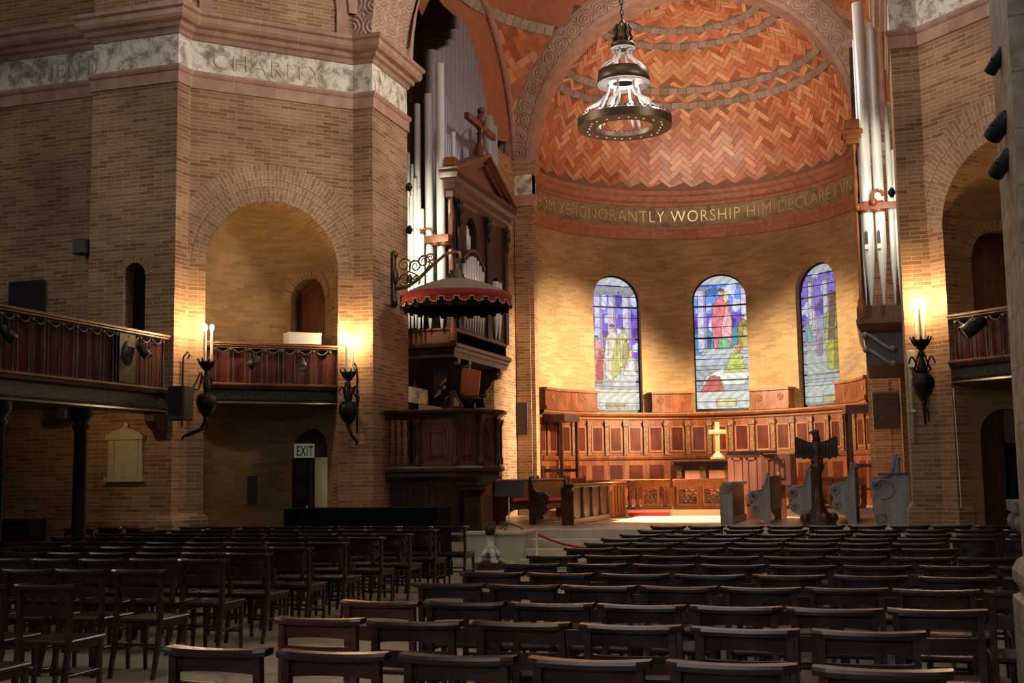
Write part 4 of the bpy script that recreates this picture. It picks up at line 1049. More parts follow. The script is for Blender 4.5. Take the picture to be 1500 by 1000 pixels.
sconce((.64,19.29,2.86), (-.05,-1), 1, 'iron candle sconce on the brick pier beside the lectern and organ pipes')

# loudspeakers ---------------------------------------------------------------
def speaker(x, y, z, w, d, h, lab, arm):
    t = thing('loudspeaker', lab, 'loudspeaker', (x,y,z))
    b = MB(); b.cbox(x-w/2, x+w/2, y-d/2, y+d/2, z, z+h, .012); part('cabinet', b, M['black'], t)
    b = MB(); b.cbox(x-w/2+.015, x+w/2-.015, y-d/2-.012, y-d/2+.002, z+.015, z+h-.015, .004); part('grille', b, M['slate'], t)
    b = MB(); b.tube([(x,y,z+h*.6), arm], .02, 6); part('bracket', b, M['iron'], t)
    if w > .3: b = MB(); b.sphere((x+.06, y-d/2-.014, z+.06), .014, 8, 6, (1,.4,1)); part('badge', b, M['silver'], t)
speaker(-10.58, 16.62, 2.50, .30, .28, .54, 'large black loudspeaker hung at the pier corner beside an iron candle sconce', (-10.88,16.95,2.85))
speaker(-12.70, 16.92, 5.35, .24, .22, .26, 'small black loudspeaker high on the dark brick wall above the gallery', (-12.70,17.09,5.5))
speaker(-12.60, 16.45, 2.56, .20, .2, .21, 'small black loudspeaker hung below the gallery deck beside an iron column', (-12.60,16.45,2.775))
# marble tablet
t = thing('memorial_tablet', 'cream marble memorial tablet with pediment on brick wall under gallery', 'tablet', (-11.74,16.9,1.55))
b = MB(); b.cbox(-12.06,-11.42,16.84,16.899,1.62,2.30,.006); part('slab', b, M['tablet'], t)
b = MB(); b.box(-12.00,-11.93,16.82,16.86,1.66,2.22); part('pilaster', b, M['tablet'], t); b = MB(); b.box(-11.55,-11.48,16.82,16.86,1.66,2.22); part('pilaster', b, M['tablet'], t)
b = MB(); b.box(-12.10,-11.38,16.80,16.899,1.55,1.62); part('sill', b, M['tablet'], t)
b = MB(); b.box(-12.09,-11.39,16.81,16.899,2.23,2.30); b.prism([(-12.06,2.30),(-11.42,2.30),(-11.5,2.36),(-11.74,2.44),(-11.98,2.36)], lambda p, q, a: (p, a, q), 16.83, 16.899); b.sphere((-11.74,16.86,2.46), .05, 8, 6, (1,.5,1)); part('pediment', b, M['tablet'], t)
b = MB()
for k in range(7): b.box(-11.87+.02*(k % 2), -11.62-.015*(k % 3), 16.845, 16.852, 1.75+.06*k, 1.765+.06*k)
part('inscription', b, M['travertine'], t)
# low bookcase in the shade
t = thing('bookcase', 'low black bookcase with pale papers, standing in the shade under the gallery', 'bookcase', (-13.5,16.4,0))
b = MB(); b.box(-14.0,-13.96,16.2,16.6,0,.98); part('side', b, M['black'], t); b = MB(); b.box(-13.08,-13.04,16.2,16.6,0,.98); part('side', b, M['black'], t)
b = MB(); b.box(-14.0,-13.04,16.58,16.62,0,.98); part('back', b, M['black'], t)
for z in (.1,.52,.95): b = MB(); b.box(-13.96,-13.08,16.2,16.58,z,z+.03); part('shelf', b, M['black'], t)
# exit sign and the half open door under the balcony
t = thing('exit_sign', 'pale EXIT sign with dark letters above the half open door', 'sign', (-9.86,19.64,1.93))
mfs, Ls = seg((-10.03,19.44), (-9.77,19.70))
b = MB(); v = [mfs(u, z, d) for z in (1.93, 2.18) for d in (0, .04) for u in (0, Ls)]; b.add(v, [(0,1,3,2),(4,5,7,6),(0,1,5,4),(2,3,7,6),(0,2,6,4),(1,3,7,5)]); part('panel', b, M['sign'] if 'sign' in M else M['lightplaster'], t)
vs, fs = text_mesh('EXIT', .25, .002, .004); w = max(p.x for p in vs)
b = MB(); b.add([mfs(Ls/2+p.x*.155/w, 1.965+p.y, -.004-p.z) for p in vs], fs); part('lettering', b, M['exitred'] if 'exitred' in M else M['black'], t)
def cyl_box(nm, u0, u1, d0, d1, z0, z1):
    b = MB(); v = [nm(u, z, d) for z in (z0, z1) for d in (d0, d1) for u in (u0, u1)]; b.add(v, [(0,1,3,2),(4,5,7,6),(0,1,5,4),(2,3,7,6),(0,2,6,4),(1,3,7,5)]); return b
b = cyl_box(nmL, ulL-.42, ulL-.06, .03, .08, .02, 1.92); dr = struct('door_4', b, M['black'])
for z in (.4,.8,1.2,1.6): part('panel', cyl_box(nmL, ulL-.34, ulL-.15, .015, .03, z, z+.25), M['slate'], dr)
b = MB(); b.sphere(nmL(ulL-.12,1.05,-.0), .03, 8, 6); part('handle', b, M['brass'], dr)
b = cyl_box(nmL, PI*HN*.495, PI*HN*.495+.17, -.02, .0, 1.12, 1.62); solo('wall_panel', b, M['slate'], 'narrow dark metal panel on the shaded niche wall below the balcony', 'panel')
# plaques on the pier fronts beside the apse
b = MB(); b.cbox(-8.76,-8.17,27.91,27.958,2.53,3.31,.008); solo('wall_plaque', b, M['slate'], 'plain dark plaque on the lit brick pier beside the pulpit', 'plaque')
t = thing('wall_plaque', 'engraved dark plaque on the shaded brick pier behind the pews', 'plaque', (.11,27.93,2.49))
b = MB(); b.cbox(-.17,.39,27.90,27.955,2.47,3.25,.008); part('frame', b, M['slate'], t); b = MB(); b.box(-.13,.35,27.893,27.90,2.51,3.21); part('engraving', b, M['plaque'], t)
# conduit, cable
t = thing('conduit', 'pale vertical conduit pipe with junction box on the brick pier corner', 'pipe', (.45,19.28,1.9))
b = MB(); b.tube([(.46,19.265,1.95),(.46,19.265,3.05),(.45,19.265,3.12)], .03, 8); part('pipe', b, M['tablet'], t); b = MB(); b.cbox(.42,.54,19.22,19.298,3.10,3.36,.006); part('junction_box', b, M['white'], t); b = MB(); b.cbox(.42,.51,19.23,19.298,2.42,2.46,.004); part('clip', b, M['white'], t)
b = MB(); b.tube([mfe(.33,z,-.01+.02*sin(z*1.3)) for z in [2.75-.18*k for k in range(16)]], .008, 6); solo('cable', b, M['candle'], 'thin pale cable hanging down the pier edge beside the dark doorway', 'cable')
# carved stone font, cut by the frame
t = thing('stone_font', 'grey carved stone font with scrolled capital beside the near pier', 'font', (1.52,12.0,0))
b = MB(); b.lathe(1.52,12.0,[(.40,0),(.40,.12),(.30,.18),(.24,.3),(.24,.6),(.26,.7),(.36,1.0),(.42,1.1),(.42,1.16)], n=16); part('stem', b, M['capital'], t)
b = MB(); b.box(1.52-.42,1.94,11.58,12.42,1.16,1.26); part('rim', b, M['capital'], t)
for sx in (-1,1):
    for sy in (-1,1): b = MB(); b.sphere((1.52+sx*.33,12.0+sy*.33,1.06), .10, 10, 8); part('volute', b, M['capital'], t)
# black draped table before the pulpit
t = thing('draped_table', 'long black draped table standing in front of the pulpit', 'table', (-7.95,17.9,0))
b = MB(); n = 60; v = []; f = []
path = [(-9.28,18.25),(-9.28,17.6),(-6.64,17.6),(-6.64,18.25)]
pts = []
for a, c in zip(path, path[1:]):
    k = max(2, int(math.dist(a, c)/.06)); pts += [(a[0]+(c[0]-a[0])*i/k, a[1]+(c[1]-a[1])*i/k) for i in range(k)]
pts.append(path[-1])
b.sweep(pts, [(.02,.01),(.0,.5),(-.01,1.06)]); part('cloth_skirt', b, M['blackcloth'], t)
b = MB(); b.cbox(-9.27,-6.65,17.6,18.25,1.04,1.08,.006); part('top', b, M['blackcloth'], t)
# =================================================================== PULPIT AND CANOPY
t = thing('pulpit', 'dark carved wooden pulpit with panelled sides beneath the red fringed canopy', 'pulpit', (-7.5,20.6,0))
PA, PB, PC_, PD, PE, PF, PG = (-8.40,19.72), (-7.82,19.84), (-7.16,19.92), (-6.79,20.18), (-6.62,20.60), (-6.72,21.08), (-7.1,21.4)
full = [PA, PB, PC_, PD, PE, PF, PG]; drum = [PB, PC_, PD, PE, PF, PG]
b = MB(); b.sweep(full, [(-.10,2.56),(.0,2.56),(.03,2.60),(.05,2.63),(.09,2.66),(.14,2.68),(.15,2.72),(.10,2.735),(-.10,2.735),(-.10,2.56)]); part('top_rail', b, M['dwood'], t)
b = MB(); b.sweep(drum, [(-.05,1.74),(0,1.74),(0,2.56),(-.05,2.56)]); part('drum', b, M['pwood'], t)
b = MB(); b.sweep(full, [(0,1.78),(.06,1.74),(.09,1.70),(.09,1.65),(.04,1.62),(.06,1.56),(-.02,1.50),(-.08,1.46)]); part('base_moulding', b, M['dwood'], t)
b = MB(); b.sweep(drum, [(-.08,1.50),(-.16,1.40),(-.22,1.36),(-.22,1.32),(-.34,1.20),(-.42,1.12)]); b.prism([(p[0]*.6-7.2*.4, p[1]*.6+20.75*.4) for p in drum], lambda p, q, a: (p, q, a), 1.05, 1.2); part('corbel', b, M['dwood'], t)
b = MB(); b.box(-7.10,-6.80,20.20,20.9,.60,1.2); b.box(-7.14,-6.76,20.16,20.94,.60,.74); part('pedestal', b, M['dwood'], t)
b = MB(); b.sweep([(-8.38,19.86),(-7.36,19.94),(-7.2,20.2),(-7.2,21.0)], [(0,.0),(0,1.52)])
for k in range(8): x = -8.32+.13*k; b.box(x-.008,x+.008,19.84+.01*k,19.88+.01*k,.3,1.45)
part('lower_wall', b, M['dwood'], t)
for (a, c) in zip(drum, drum[1:]):
    mf, L = seg(a, c)
    if L < .25: continue
    b = MB()
    for (m_, d) in ((.12,-.012), (.17,-.024)):
        o, i_ = m_, m_+.035
        for (u0,u1,z0,z1) in ((o,L-o,1.84+m_-.1,1.84+i_-.1),(o,L-o,2.44-i_+.1,2.44-m_+.1),(o,i_,1.74+m_,2.54-m_),(L-i_,L-o,1.74+m_,2.54-m_)):
            v = [mf(u,z,dd) for dd in (0,d) for z in (z0,z1) for u in (u0,u1)]; b.add(v, [(4,5,7,6),(0,1,5,4),(2,3,7,6),(0,2,6,4),(1,3,7,5)])
    part('panel', b, M['pwood'], t)
for p in (PB, PC_, PD, PE, PF):
    d = (Vector(p)-Vector((-7.5,20.9))).normalized()*.02
    b = MB(); b.lathe(p[0]+d.x, p[1]+d.y, [(.055,1.76),(.055,1.86),(.038,1.90),(.034,2.0),(.042,2.12),(.034,2.2),(.036,2.42),(.045,2.46),(.07,2.54),(.075,2.57)], n=10); part('colonnette', b, M['dwood'], t)
mf, L = seg(PA, PB)
for k in range(5):
    p = mf(.08+.11*k, 0, .0); b = MB(); b.lathe(p[0], p[1], [(.030,1.76),(.030,1.80),(.016,1.86),(.032,1.98),(.014,2.10),(.026,2.14),(.014,2.18),(.030,2.32),(.016,2.42),(.03,2.46),(.03,2.56)], n=8); part('baluster', b, M['dwood'], t)
# reading desk and stand on the pulpit rim
t = thing('reading_desk', 'tilted wooden reading board, lit copper orange, on a triangular wooden frame above the pulpit', 'reading desk', (-7.3,20.7,2.74))
b = MB(); b.M = Matrix.Translation((-7.35,20.7,2.93)) @ Matrix.Rotation(rad(12),4,'Y') @ Matrix.Rotation(rad(16),4,'X')
b.cbox(-.0,.36,-.02,.02,.12,.62,.006); part('lit_board', b, M['copper'], t)
b = MB(); b.M = Matrix.Translation((-7.35,20.7,2.93)) @ Matrix.Rotation(rad(12),4,'Y') @ Matrix.Rotation(rad(16),4,'X')
b.cbox(-.30,.02,.03,.06,.10,.66,.006); b.cbox(-.2,.4,-.08,.06,.08,.115,.004); part('side_board', b, M['dwood'], t)
b = MB()
for (p, q) in (((-7.62,20.5,2.80),(-7.40,20.5,3.10)), ((-7.40,20.5,3.10),(-7.22,20.5,2.80)), ((-7.62,20.5,2.80),(-7.22,20.5,2.80))): b.tube([p, q], .022, 4, smooth=False)
b.box(-7.45,-7.38,20.48,20.75,2.55,3.1); part('triangle_frame', b, M['mwood'], t)
t = thing('pulpit_music_stand', 'small black book stand on the pulpit edge beside the lit copper coloured board', 'stand', (-6.98,20.5,2.55))
b = MB(); b.M = Matrix.Translation((-6.98,20.5,2.86)) @ Matrix.Rotation(rad(-50),4,'X'); b.cbox(-.17,.17,-.1,.1,-.008,.008,.003); part('desk', b, M['black'], t)
b = MB(); b.tube([(-6.98,20.5,2.5),(-6.98,20.5,2.86)], .014, 6); part('post', b, M['gwood'], t); b = MB(); b.tube([(-7.12,20.55,3.0),(-6.80,20.55,3.0)], .010, 6); part('lamp_bar', b, M['bronze'], t)
# canopy
t = thing('pulpit_canopy', 'round canopy with red fringed valance hanging over the pulpit', 'canopy', (-7.25,20.3,4.5))
kx, ky, kr = -7.25, 20.3, 1.0
b = MB(); b.lathe(kx, ky, [(kr,4.80),(kr*.80,4.905),(kr*.55,5.01),(kr*.32,5.08),(.16,5.11)], n=48, caps=False); part('cover', b, M['canvas'], t)
b = MB(); b.lathe(kx, ky, [(kr,4.80),(kr+.015,4.785),(kr+.01,4.66),(kr-.01,4.64)], n=48, caps=False)
v = []; f = []; n = 144
for i in range(n):                              # stepped lower edge
    ph = i % 6; dz = (.10,.10,.02,.08,.13,.08)[ph] if True else 0
    z = 4.66-(.0 if ph in (1,2) else (.06 if ph in (0,3) else .085)); a, c = 2*PI*i/n, 2*PI*(i+1)/n; rr = kr+.008
    o = len(v); v += [(kx+rr*cos(a),ky+rr*sin(a),4.68), (kx+rr*cos(c),ky+rr*sin(c),4.68), (kx+rr*cos(c),ky+rr*sin(c),z), (kx+rr*cos(a),ky+rr*sin(a),z)]; f.append((o,o+1,o+2,o+3))
b.add(v, f); part('valance', b, M['darkred'], t)
b = MB(); pts = []
for i in range(n+1):
    ph = i % 6; z = 4.66-(.0 if ph in (1,2) else (.06 if ph in (0,3) else .085)); pp = (i-1) % 6; zp = 4.66-(.0 if pp in (1,2) else (.06 if pp in (0,3) else .085))
    a = 2*PI*i/n; rr = kr+.016
    if i: pts.append((kx+rr*cos(a), ky+rr*sin(a), zp))
    pts.append((kx+rr*cos(a), ky+rr*sin(a), z))
b.tube(pts, .009, 4, smooth=False); part('braid', b, M['trimgold'], t)
b = MB(); v = []; f = []; n = 96
for i in range(n):
    a, c = 2*PI*i/n, 2*PI*(i+1)/n; z = 4.55-(.04 if i % 4 < 2 else 0); rr = kr-.03; o = len(v)
    v += [(kx+rr*cos(a),ky+rr*sin(a),4.75), (kx+rr*cos(c),ky+rr*sin(c),4.75), (kx+rr*cos(c),ky+rr*sin(c),z), (kx+rr*cos(a),ky+rr*sin(a),z)]; f.append((o,o+1,o+2,o+3))
b.add(v, f); part('inner_fringe', b, M['blackcloth'], t)
b = MB(); b.lathe(kx, ky, [(.17,5.09),(.18,5.13),(.15,5.16),(.16,5.19),(.10,5.22),(.12,5.26),(.05,5.29),(.02,5.5)], n=14); part('finial', b, M['bronze'], t)
b = MB(); b.lathe(kx, ky, [(0,4.79),(kr-.04,4.77)], n=48, caps=False); part('lining', b, M['darkred'], t)
# wrought bracket carrying it
t = thing('canopy_bracket', 'wrought scroll bracket on the brick pier carrying the pulpit canopy', 'bracket', (-8.45,20.2,4.7))
b = MB(); b.cbox(-8.46,-8.38,20.10,20.24,4.75,5.62,.01); b.sphere((-8.40,20.17,5.62), .075, 8, 6); b.sphere((-8.40,20.17,4.74), .06, 8, 6, (1,1,2)); b.sphere((-8.38,20.17,5.2), .10, 8, 6, (.6,1,1.6)); part('wall_plate', b, M['bronze'], t)
b = MB(); b.tube([(-8.38,20.2,4.98),(-8.15,20.22,5.02),(-7.95,20.24,5.15),(-7.70,20.26,5.38),(-7.45,20.28,5.57),(-7.30,20.3,5.62),(-7.18,20.3,5.60),(-7.15,20.3,5.50),(-7.20,20.3,5.46),(-7.25,20.3,5.40)], [.035,.035,.034,.03,.028,.028,.026,.024,.022,.02], 8); part('arm', b, M['bronze_gold'], t)
for (cx_, cz, r_, s_) in ((-8.22,5.42,.13,1), (-8.0,5.38,.12,-1), (-8.2,5.15,.11,-1), (-7.84,5.46,.12,1), (-7.98,5.14,.07,1), (-7.70,5.52,.08,-1)):
    b = MB(); pts = []
    for i in range(22):
        a = i*.5; rr = r_*(1-i/26); pts.append((cx_+s_*rr*cos(a), 20.2, cz+rr*sin(a)))
    b.tube(pts, [.020-.0006*i for i in range(22)], 6); b.tube([pts[0], (cx_+s_*r_*.9, 20.2, cz-r_*.8), (cx_+.03, 20.22, cz-r_*1.35)], .015, 6); part('scroll', b, M['bronze_gold'], t)

# =================================================================== CHOIR FURNITURE
ZF = .60
def stall_front(x, y0, y1, npan, lab, m, m2, facing=1, ztop=1.38):
    t = thing('stall_front', lab, 'stall front', (x,(y0+y1)/2,ZF))
    b = MB(); b.box(x-.04, x+.04, y0+.1, y1, ZF, ztop-.07); part('board', b, m, t)
    b = MB(); b.cbox(x-.10, x+.10, y0-.03, y1, ztop-.07, ztop, .012); part('top_rail', b, m2, t)
    b = MB(); b.cbox(x-.075, x+.075, y0, y1, ZF, ZF+.12, .01); part('plinth', b, m2, t)
    b = MB(); b.cbox(x-.15, x+.09, y0-.02, y0+.11, ZF, ztop-.07, .01); b.lathe(x-.02, y0-.01, [(.07,ztop-.20),(.11,ztop-.12),(.12,ztop-.07)], n=10); part('end_post', b, m2, t)
    for k in range(npan+1):
        y = y0+.06+(y1-y0-.12)*k/npan; b = MB(); xx = x+facing*.05
        b.lathe(xx, y, [(.055,ZF+.12),(.055,ZF+.16),(.034,ZF+.20),(.030,ztop-.22),(.05,ztop-.16),(.045,ztop-.13),(.06,ztop-.07)], n=8); part('colonnette', b, m2, t)
stall_front(-5.72, 22.25, 25.45, 4, 'dark brown panelled stall front beside the marble steps', M['dwood'], M['dwood'])
stall_front(-5.72, 25.75, 27.15, 4, 'oak panelled stall front nearer the altar rail', M['oak'], M['oak_light'])
stall_front(-2.76, 22.45, 24.8, 4, 'dark stall front with pale lit end post, just before the reddish wooden console', M['dwood'], M['gwood'], -1)
ENDP = [(0,0),(.13,0),(.13,.07),(.19,.15),(.32,.21),(.37,.30),(.34,.37),(.31,.40),(.38,.46),(.39,.56),(.33,.62),(.17,.63),(.11,.69),(.085,.78),(.07,.86),(.055,.90),(.0,.90)]
def pew(x, y0, y1, face, zb, lab, m, mend, k=1.0, cushion=None, grp=None):
    """x = back plane, face = +1 looks towards +x"""
    t = thing('choir_pew', lab, 'pew', (x,(y0+y1)/2,zb), grp)
    for ye in (y0, y1):
        b = MB(); b.prism([(p*k, q*k) for p, q in ENDP], lambda p, q, a: (x+face*p, a, zb+q), ye-.035, ye+.035)
        e = part('pew_end', b, mend, t)
        b = MB()
        for (p, q, r) in ((.30,.52,.075), (.27,.30,.055)):
            for rr, tr in ((r,.018), (r*.5,.014)):
                b.tube([(x+face*(p*k+rr*cos(a)), ye-.04, zb+q*k+rr*sin(a)) for a in [2*PI*i/14 for i in range(15)]], tr, 6)
        b.tube([(x+face*(p*k), ye-.04, zb+q*k) for p, q in ((.02,.86),(.05,.86),(.07,.74),(.12,.64),(.22,.60))], .014, 6)
        b.sphere((x+face*.03*k, ye, zb+.91*k), .035, 8, 6); part('carved_scroll', b, mend, e)
        for (p, q, r) in ((.30,.52,.042), (.27,.30,.03)): b = MB(); b.sphere((x+face*p*k, ye-.036, zb+q*k), r, 10, 6, (1,.3,1)); part('scroll_eye', b, M['black'], e)
    b = MB(); b.cbox(x-.02, x+.02, y0, y1, zb+.25*k, zb+.84*k, .005); b.cbox(x-.03, x+.045, y0, y1, zb+.84*k, zb+.88*k, .008); part('back', b, m, t)
    b = MB(); b.cbox(min(x, x+face*.36), max(x, x+face*.36), y0, y1, zb+.38*k, zb+.42*k, .006); part('seat', b, m, t)
    if cushion:
        xa, xb = sorted((x+face*.03, x+face*.40)); b = MB(); b.cbox(xa, xb, y0+.06, y1-.06, zb+.422*k, zb+.48*k, .025); solo('seat_cushion', b, M['red'], cushion, 'cushion')
    return t
pew(-6.62, 22.65, 25.3, 1, ZF, 'brown choir pew with red cushion right behind the dark stall front', M['mwood'], M['dwood'], cushion='red seat cushion on the pew nearest the stall front')
pew(-7.28, 22.4, 25.1, 1, ZF, 'brown choir pew with red cushion between pulpit and stall front', M['mwood'], M['dwood'], cushion='red seat cushion on the middle pew beside the pulpit')
pew(-7.95, 22.2, 24.9, 1, ZF, 'brown choir pew partly hidden behind the music stand and pulpit', M['mwood'], M['dwood'], cushion='red seat cushion on the pew hidden behind the pulpit')
pew(-6.62, 25.65, 27.1, 1, ZF, 'lighter brown choir pew close to the altar rail', M['oak'], M['oak_light'])
pew(-7.28, 25.5, 27.1, 1, ZF, 'brown choir pew below the dark wall plaque, near the altar rail', M['mwood'], M['oak'])
pew(-2.00, 22.5, 24.8, -1, ZF, 'dark polished pew with scrolled end directly beside the wooden console', M['dwood'], M['gwood'])
pew(-1.27, 22.5, 25.2, -1, ZF, 'dark polished pew with scrolled end just behind the eagle lectern', M['dwood'], M['gwood'], k=1.10)
pew(-.50, 22.5, 25.2, -1, ZF, 'dark polished pew with scrolled end between eagle lectern and tall end stall', M['dwood'], M['gwood'], k=1.17)
pew(.26, 22.6, 25.2, -1, ZF, 'tall dark end stall against the brick pier beneath the conduit', M['dwood'], M['gwood'], k=1.33)
t = thing('kneeling_desk', 'dark curved desk front before the tall end stall near the brick pier', 'desk', (.05,22.3,ZF))
b = MB(); b.prism([(.34,0),(-.25,0),(-.30,.30),(-.24,.42),(-.12,.50),(.0,.66),(.06,.86),(.34,.86)], lambda p, q, a: (.08+p, a, ZF+q), 22.28, 22.36); part('end_panel', b, M['gwood'], t)
b = MB(); b.tube([(-.02+.17*cos(a), 22.27, ZF+.62+.17*sin(a)) for a in [-2+i*.3 for i in range(17)]], .02, 6); part('carved_scroll', b, M['gwood'], t)
b = MB(); b.tube([(-.08+.08*cos(a), 22.27, ZF+.12+.08*sin(a)) for a in [2*PI*i/12 for i in range(13)]], .018, 6); part('carved_scroll', b, M['gwood'], t)
b = MB(); b.cbox(-.1,.44,22.24,22.4,ZF+.86,ZF+.90,.01); part('top', b, M['dwood'], t)
# console
t = thing('organ_console', 'reddish wooden console cabinet with tall panels before the altar', 'console', (-2.4,25.1,ZF))
b = MB(); b.box(-3.05,-2.38,24.98,25.5,ZF,1.93); part('cabinet', b, M['console'], t)
b = MB(); b.cbox(-3.08,-2.1,24.95,25.55,1.93,1.985,.01)
for k in range(16): b.box(-3.07+.042*k,-3.05+.042*k,24.94,24.98,1.895,1.93)
part('cornice', b, M['dwood'], t)
for (x0, x1) in ((-2.97,-2.76), (-2.68,-2.47)):
    b = MB(); o = .0
    for (a0,a1,c0,c1) in ((x0,x1,.86,.90),(x0,x1,1.80,1.84),(x0,x0+.04,.86,1.84),(x1-.04,x1,.86,1.84)): b.box(a0,a1,24.955,24.98,c0,c1)
    part('panel', b, M['console'], t)
b = MB(); v = [(-2.38,24.98),(-1.82,25.25),(-1.72,25.6),(-2.38,25.6)]; b.prism(v, lambda p, q, a: (p, q, a), 1.28, 1.91); b.prism([(-2.38,25.1),(-1.95,25.3),(-1.95,25.6),(-2.38,25.6)], lambda p, q, a: (p, q, a), ZF, 1.28); part('wing', b, M['console'], t)
mfw, Lw = seg((-2.38,24.98), (-1.82,25.25))
for (u0, u1) in ((.12,.26), (.34,.48)):
    b = MB()
    for (a0,a1,c0,c1) in ((u0,u1,1.42,1.445),(u0,u1,1.80,1.825),(u0,u0+.025,1.42,1.825),(u1-.025,u1,1.42,1.825)):
        v = [mfw(u,z,d) for d in (-.02,0) for z in (c0,c1) for u in (a0,a1)]; b.add(v, [(0,1,3,2),(0,1,5,4),(2,3,7,6),(0,2,6,4),(1,3,7,5)])
    part('panel', b, M['console'], t)
# eagle lectern
ex, ey = -1.10, 21.6
t = thing('eagle_lectern', 'dark carved eagle lectern with spread wings on a tall column', 'lectern', (ex,ey,ZF))
b = MB(); b.prism([(ex+.30*cos(a), ey+.30*sin(a)) for a in [PI/4*i+PI/8 for i in range(8)]], lambda p, q, a: (p, q, a), ZF, ZF+.10)
b.lathe(ex, ey, [(.23,ZF+.1),(.20,ZF+.2),(.13,ZF+.3),(.12,ZF+.34)], n=16)
for k in range(4): a = PI/2*k+.4; b.sphere((ex+.25*cos(a), ey+.25*sin(a), ZF+.15), .09, 8, 6)
part('base', b, M['dwood'], t)
b = MB(); b.lathe(ex, ey, [(.12,.94),(.09,1.0),(.105,1.06),(.075,1.12),(.07,1.5),(.10,1.56),(.13,1.64),(.09,1.70),(.11,1.76),(.06,1.80)], n=14); part('column', b, M['dwood'], t)
b = MB(); b.sphere((ex,ey,1.92), .13, 14, 10, (.85,.8,1.5)); b.sphere((ex+.0,ey-.02,1.76), .085, 10, 8, (1,1,1.2)); b.tube([(ex,ey,2.05),(ex+.005,ey,2.14),(ex-.01,ey-.01,2.20)], [.075,.06,.06], 10)
part('eagle_body', b, M['dwood'], t)
b = MB(); b.sphere((ex-.01,ey-.02,2.22), .062, 10, 8, (1.15,1,.9)); b.tube([(ex-.05,ey-.03,2.225),(ex-.10,ey-.04,2.215),(ex-.115,ey-.045,2.185)], [.03,.018,.004], 8); part('eagle_head', b, M['bronze'], t)
for s in (-1, 1):
    b = MB(); pl = [(.0,1.78),(.0,2.03),(.08,2.05),(.18,2.08),(.28,2.13),(.335,2.15),(.365,2.11),(.36,1.98),(.37,1.83),(.32,1.77),(.27,1.79),(.22,1.75),(.16,1.78),(.09,1.75)]
    b.prism(pl, lambda p, q, a: (ex+s*p, ey-.06+a+.22*abs(p)**1.0*.6, q), -.02, .02)
    for k in range(5): b.tube([(ex+s*(.08+.055*k), ey-.09+.13*(.08+.055*k), 2.04), (ex+s*(.10+.055*k), ey-.09+.13*(.10+.055*k), 1.81)], .010, 5)
    part('wing', b, M['dwood'], t)
for s in (-1, 1): b = MB(); b.sphere((ex+s*.07,ey-.06,1.72), .04, 8, 6, (1,1.3,.8)); part('claw', b, M['bronze'], t)

# altar rail ------------------------------------------------------------------
ZS_ = .73
t = thing('altar_rail', 'oak altar rail with pierced carved panels and turned balusters', 'altar rail', (-4,27.45,ZS_))
for (x0, x1) in ((-6.6,-4.66), (-4.60,-2.6), (-2.55,-.4)):
    b = MB(); b.cbox(x0, x1, 27.36, 27.54, 1.36, 1.42, .012); b.cbox(x0, x1, 27.39, 27.51, 1.24, 1.36, .006); part('top_rail', b, M['oak_light'], t)
    b = MB(); b.cbox(x0, x1, 27.38, 27.52, ZS_, .80, .008); part('bottom_rail', b, M['oak_light'], t)
def baluster(x, y):
    b = MB(); b.lathe(x, y, [(.05,.80),(.05,.83),(.03,.85),(.028,.90),(.055,.98),(.05,1.04),(.024,1.08),(.05,1.12),(.022,1.18),(.045,1.21),(.05,1.24)], n=10); part('baluster', b, M['oak'], t)
def carved(x0, x1):
    m = .05
    b = MB()
    for (a,c,z0,z1) in ((x0,x1,.80,.86),(x0,x1,1.18,1.24),(x0,x0+m,.86,1.18),(x1-m,x1,.86,1.18)): b.box(a,c,27.40,27.50,z0,z1)
    part('panel_frame', b, M['oak_light'], t)
    cx, cz, hw, hh = (x0+x1)/2, 1.02, (x1-x0)/2-m, .16; b = MB()
    for rr in (.05,.10): b.tube([(cx+rr*cos(a), 27.45, cz+rr*sin(a)) for a in [2*PI*i/16 for i in range(17)]], .016, 6)
    for k in range(8):
        a0 = 2*PI*k/8; ex_, ez_ = cos(a0)*hw*1.05, sin(a0)*hh*1.05
        if k % 2: ex_, ez_ = math.copysign(hw, cos(a0)), math.copysign(hh, sin(a0))
        b.tube([(cx+.10*cos(a0), 27.45, cz+.10*sin(a0)), (cx+ex_*.75+.02*sin(a0), 27.45, cz+ez_*.75), (cx+ex_, 27.45, cz+ez_)], [.016,.024,.014], 6)
        a1 = a0+PI/8; b.sphere((cx+hw*.72*cos(a1), 27.45, cz+hh*.72*sin(a1)), .035, 8, 6, (1,.5,1))
    b.sphere((cx,27.45,cz), .04, 8, 6, (1,.6,1)); part('tracery', b, M['carved'], t)
for x in (-6.5,-6.3,-6.1,-5.9,-5.62,-5.44,-4.80): baluster(x, 27.45)
carved(-5.32,-4.92); carved(-4.52,-4.02); carved(-3.94,-3.44); carved(-3.36,-2.86)
for k in range(10): baluster(-2.45+.22*k, 27.45)
for x in (-4.66,-4.60,-3.98,-3.40,-2.62,-2.55,-.42): b = MB(); b.cbox(x-.035, x+.035, 27.38, 27.52, .80, 1.24, .006); part('post', b, M['oak'], t)
b = MB(); b.cbox(-5.60,-4.66,27.12,27.36,.60,.70,.02); solo('kneeler', b, M['red'], 'long red kneeler on the bright floor before the altar rail', 'kneeler')
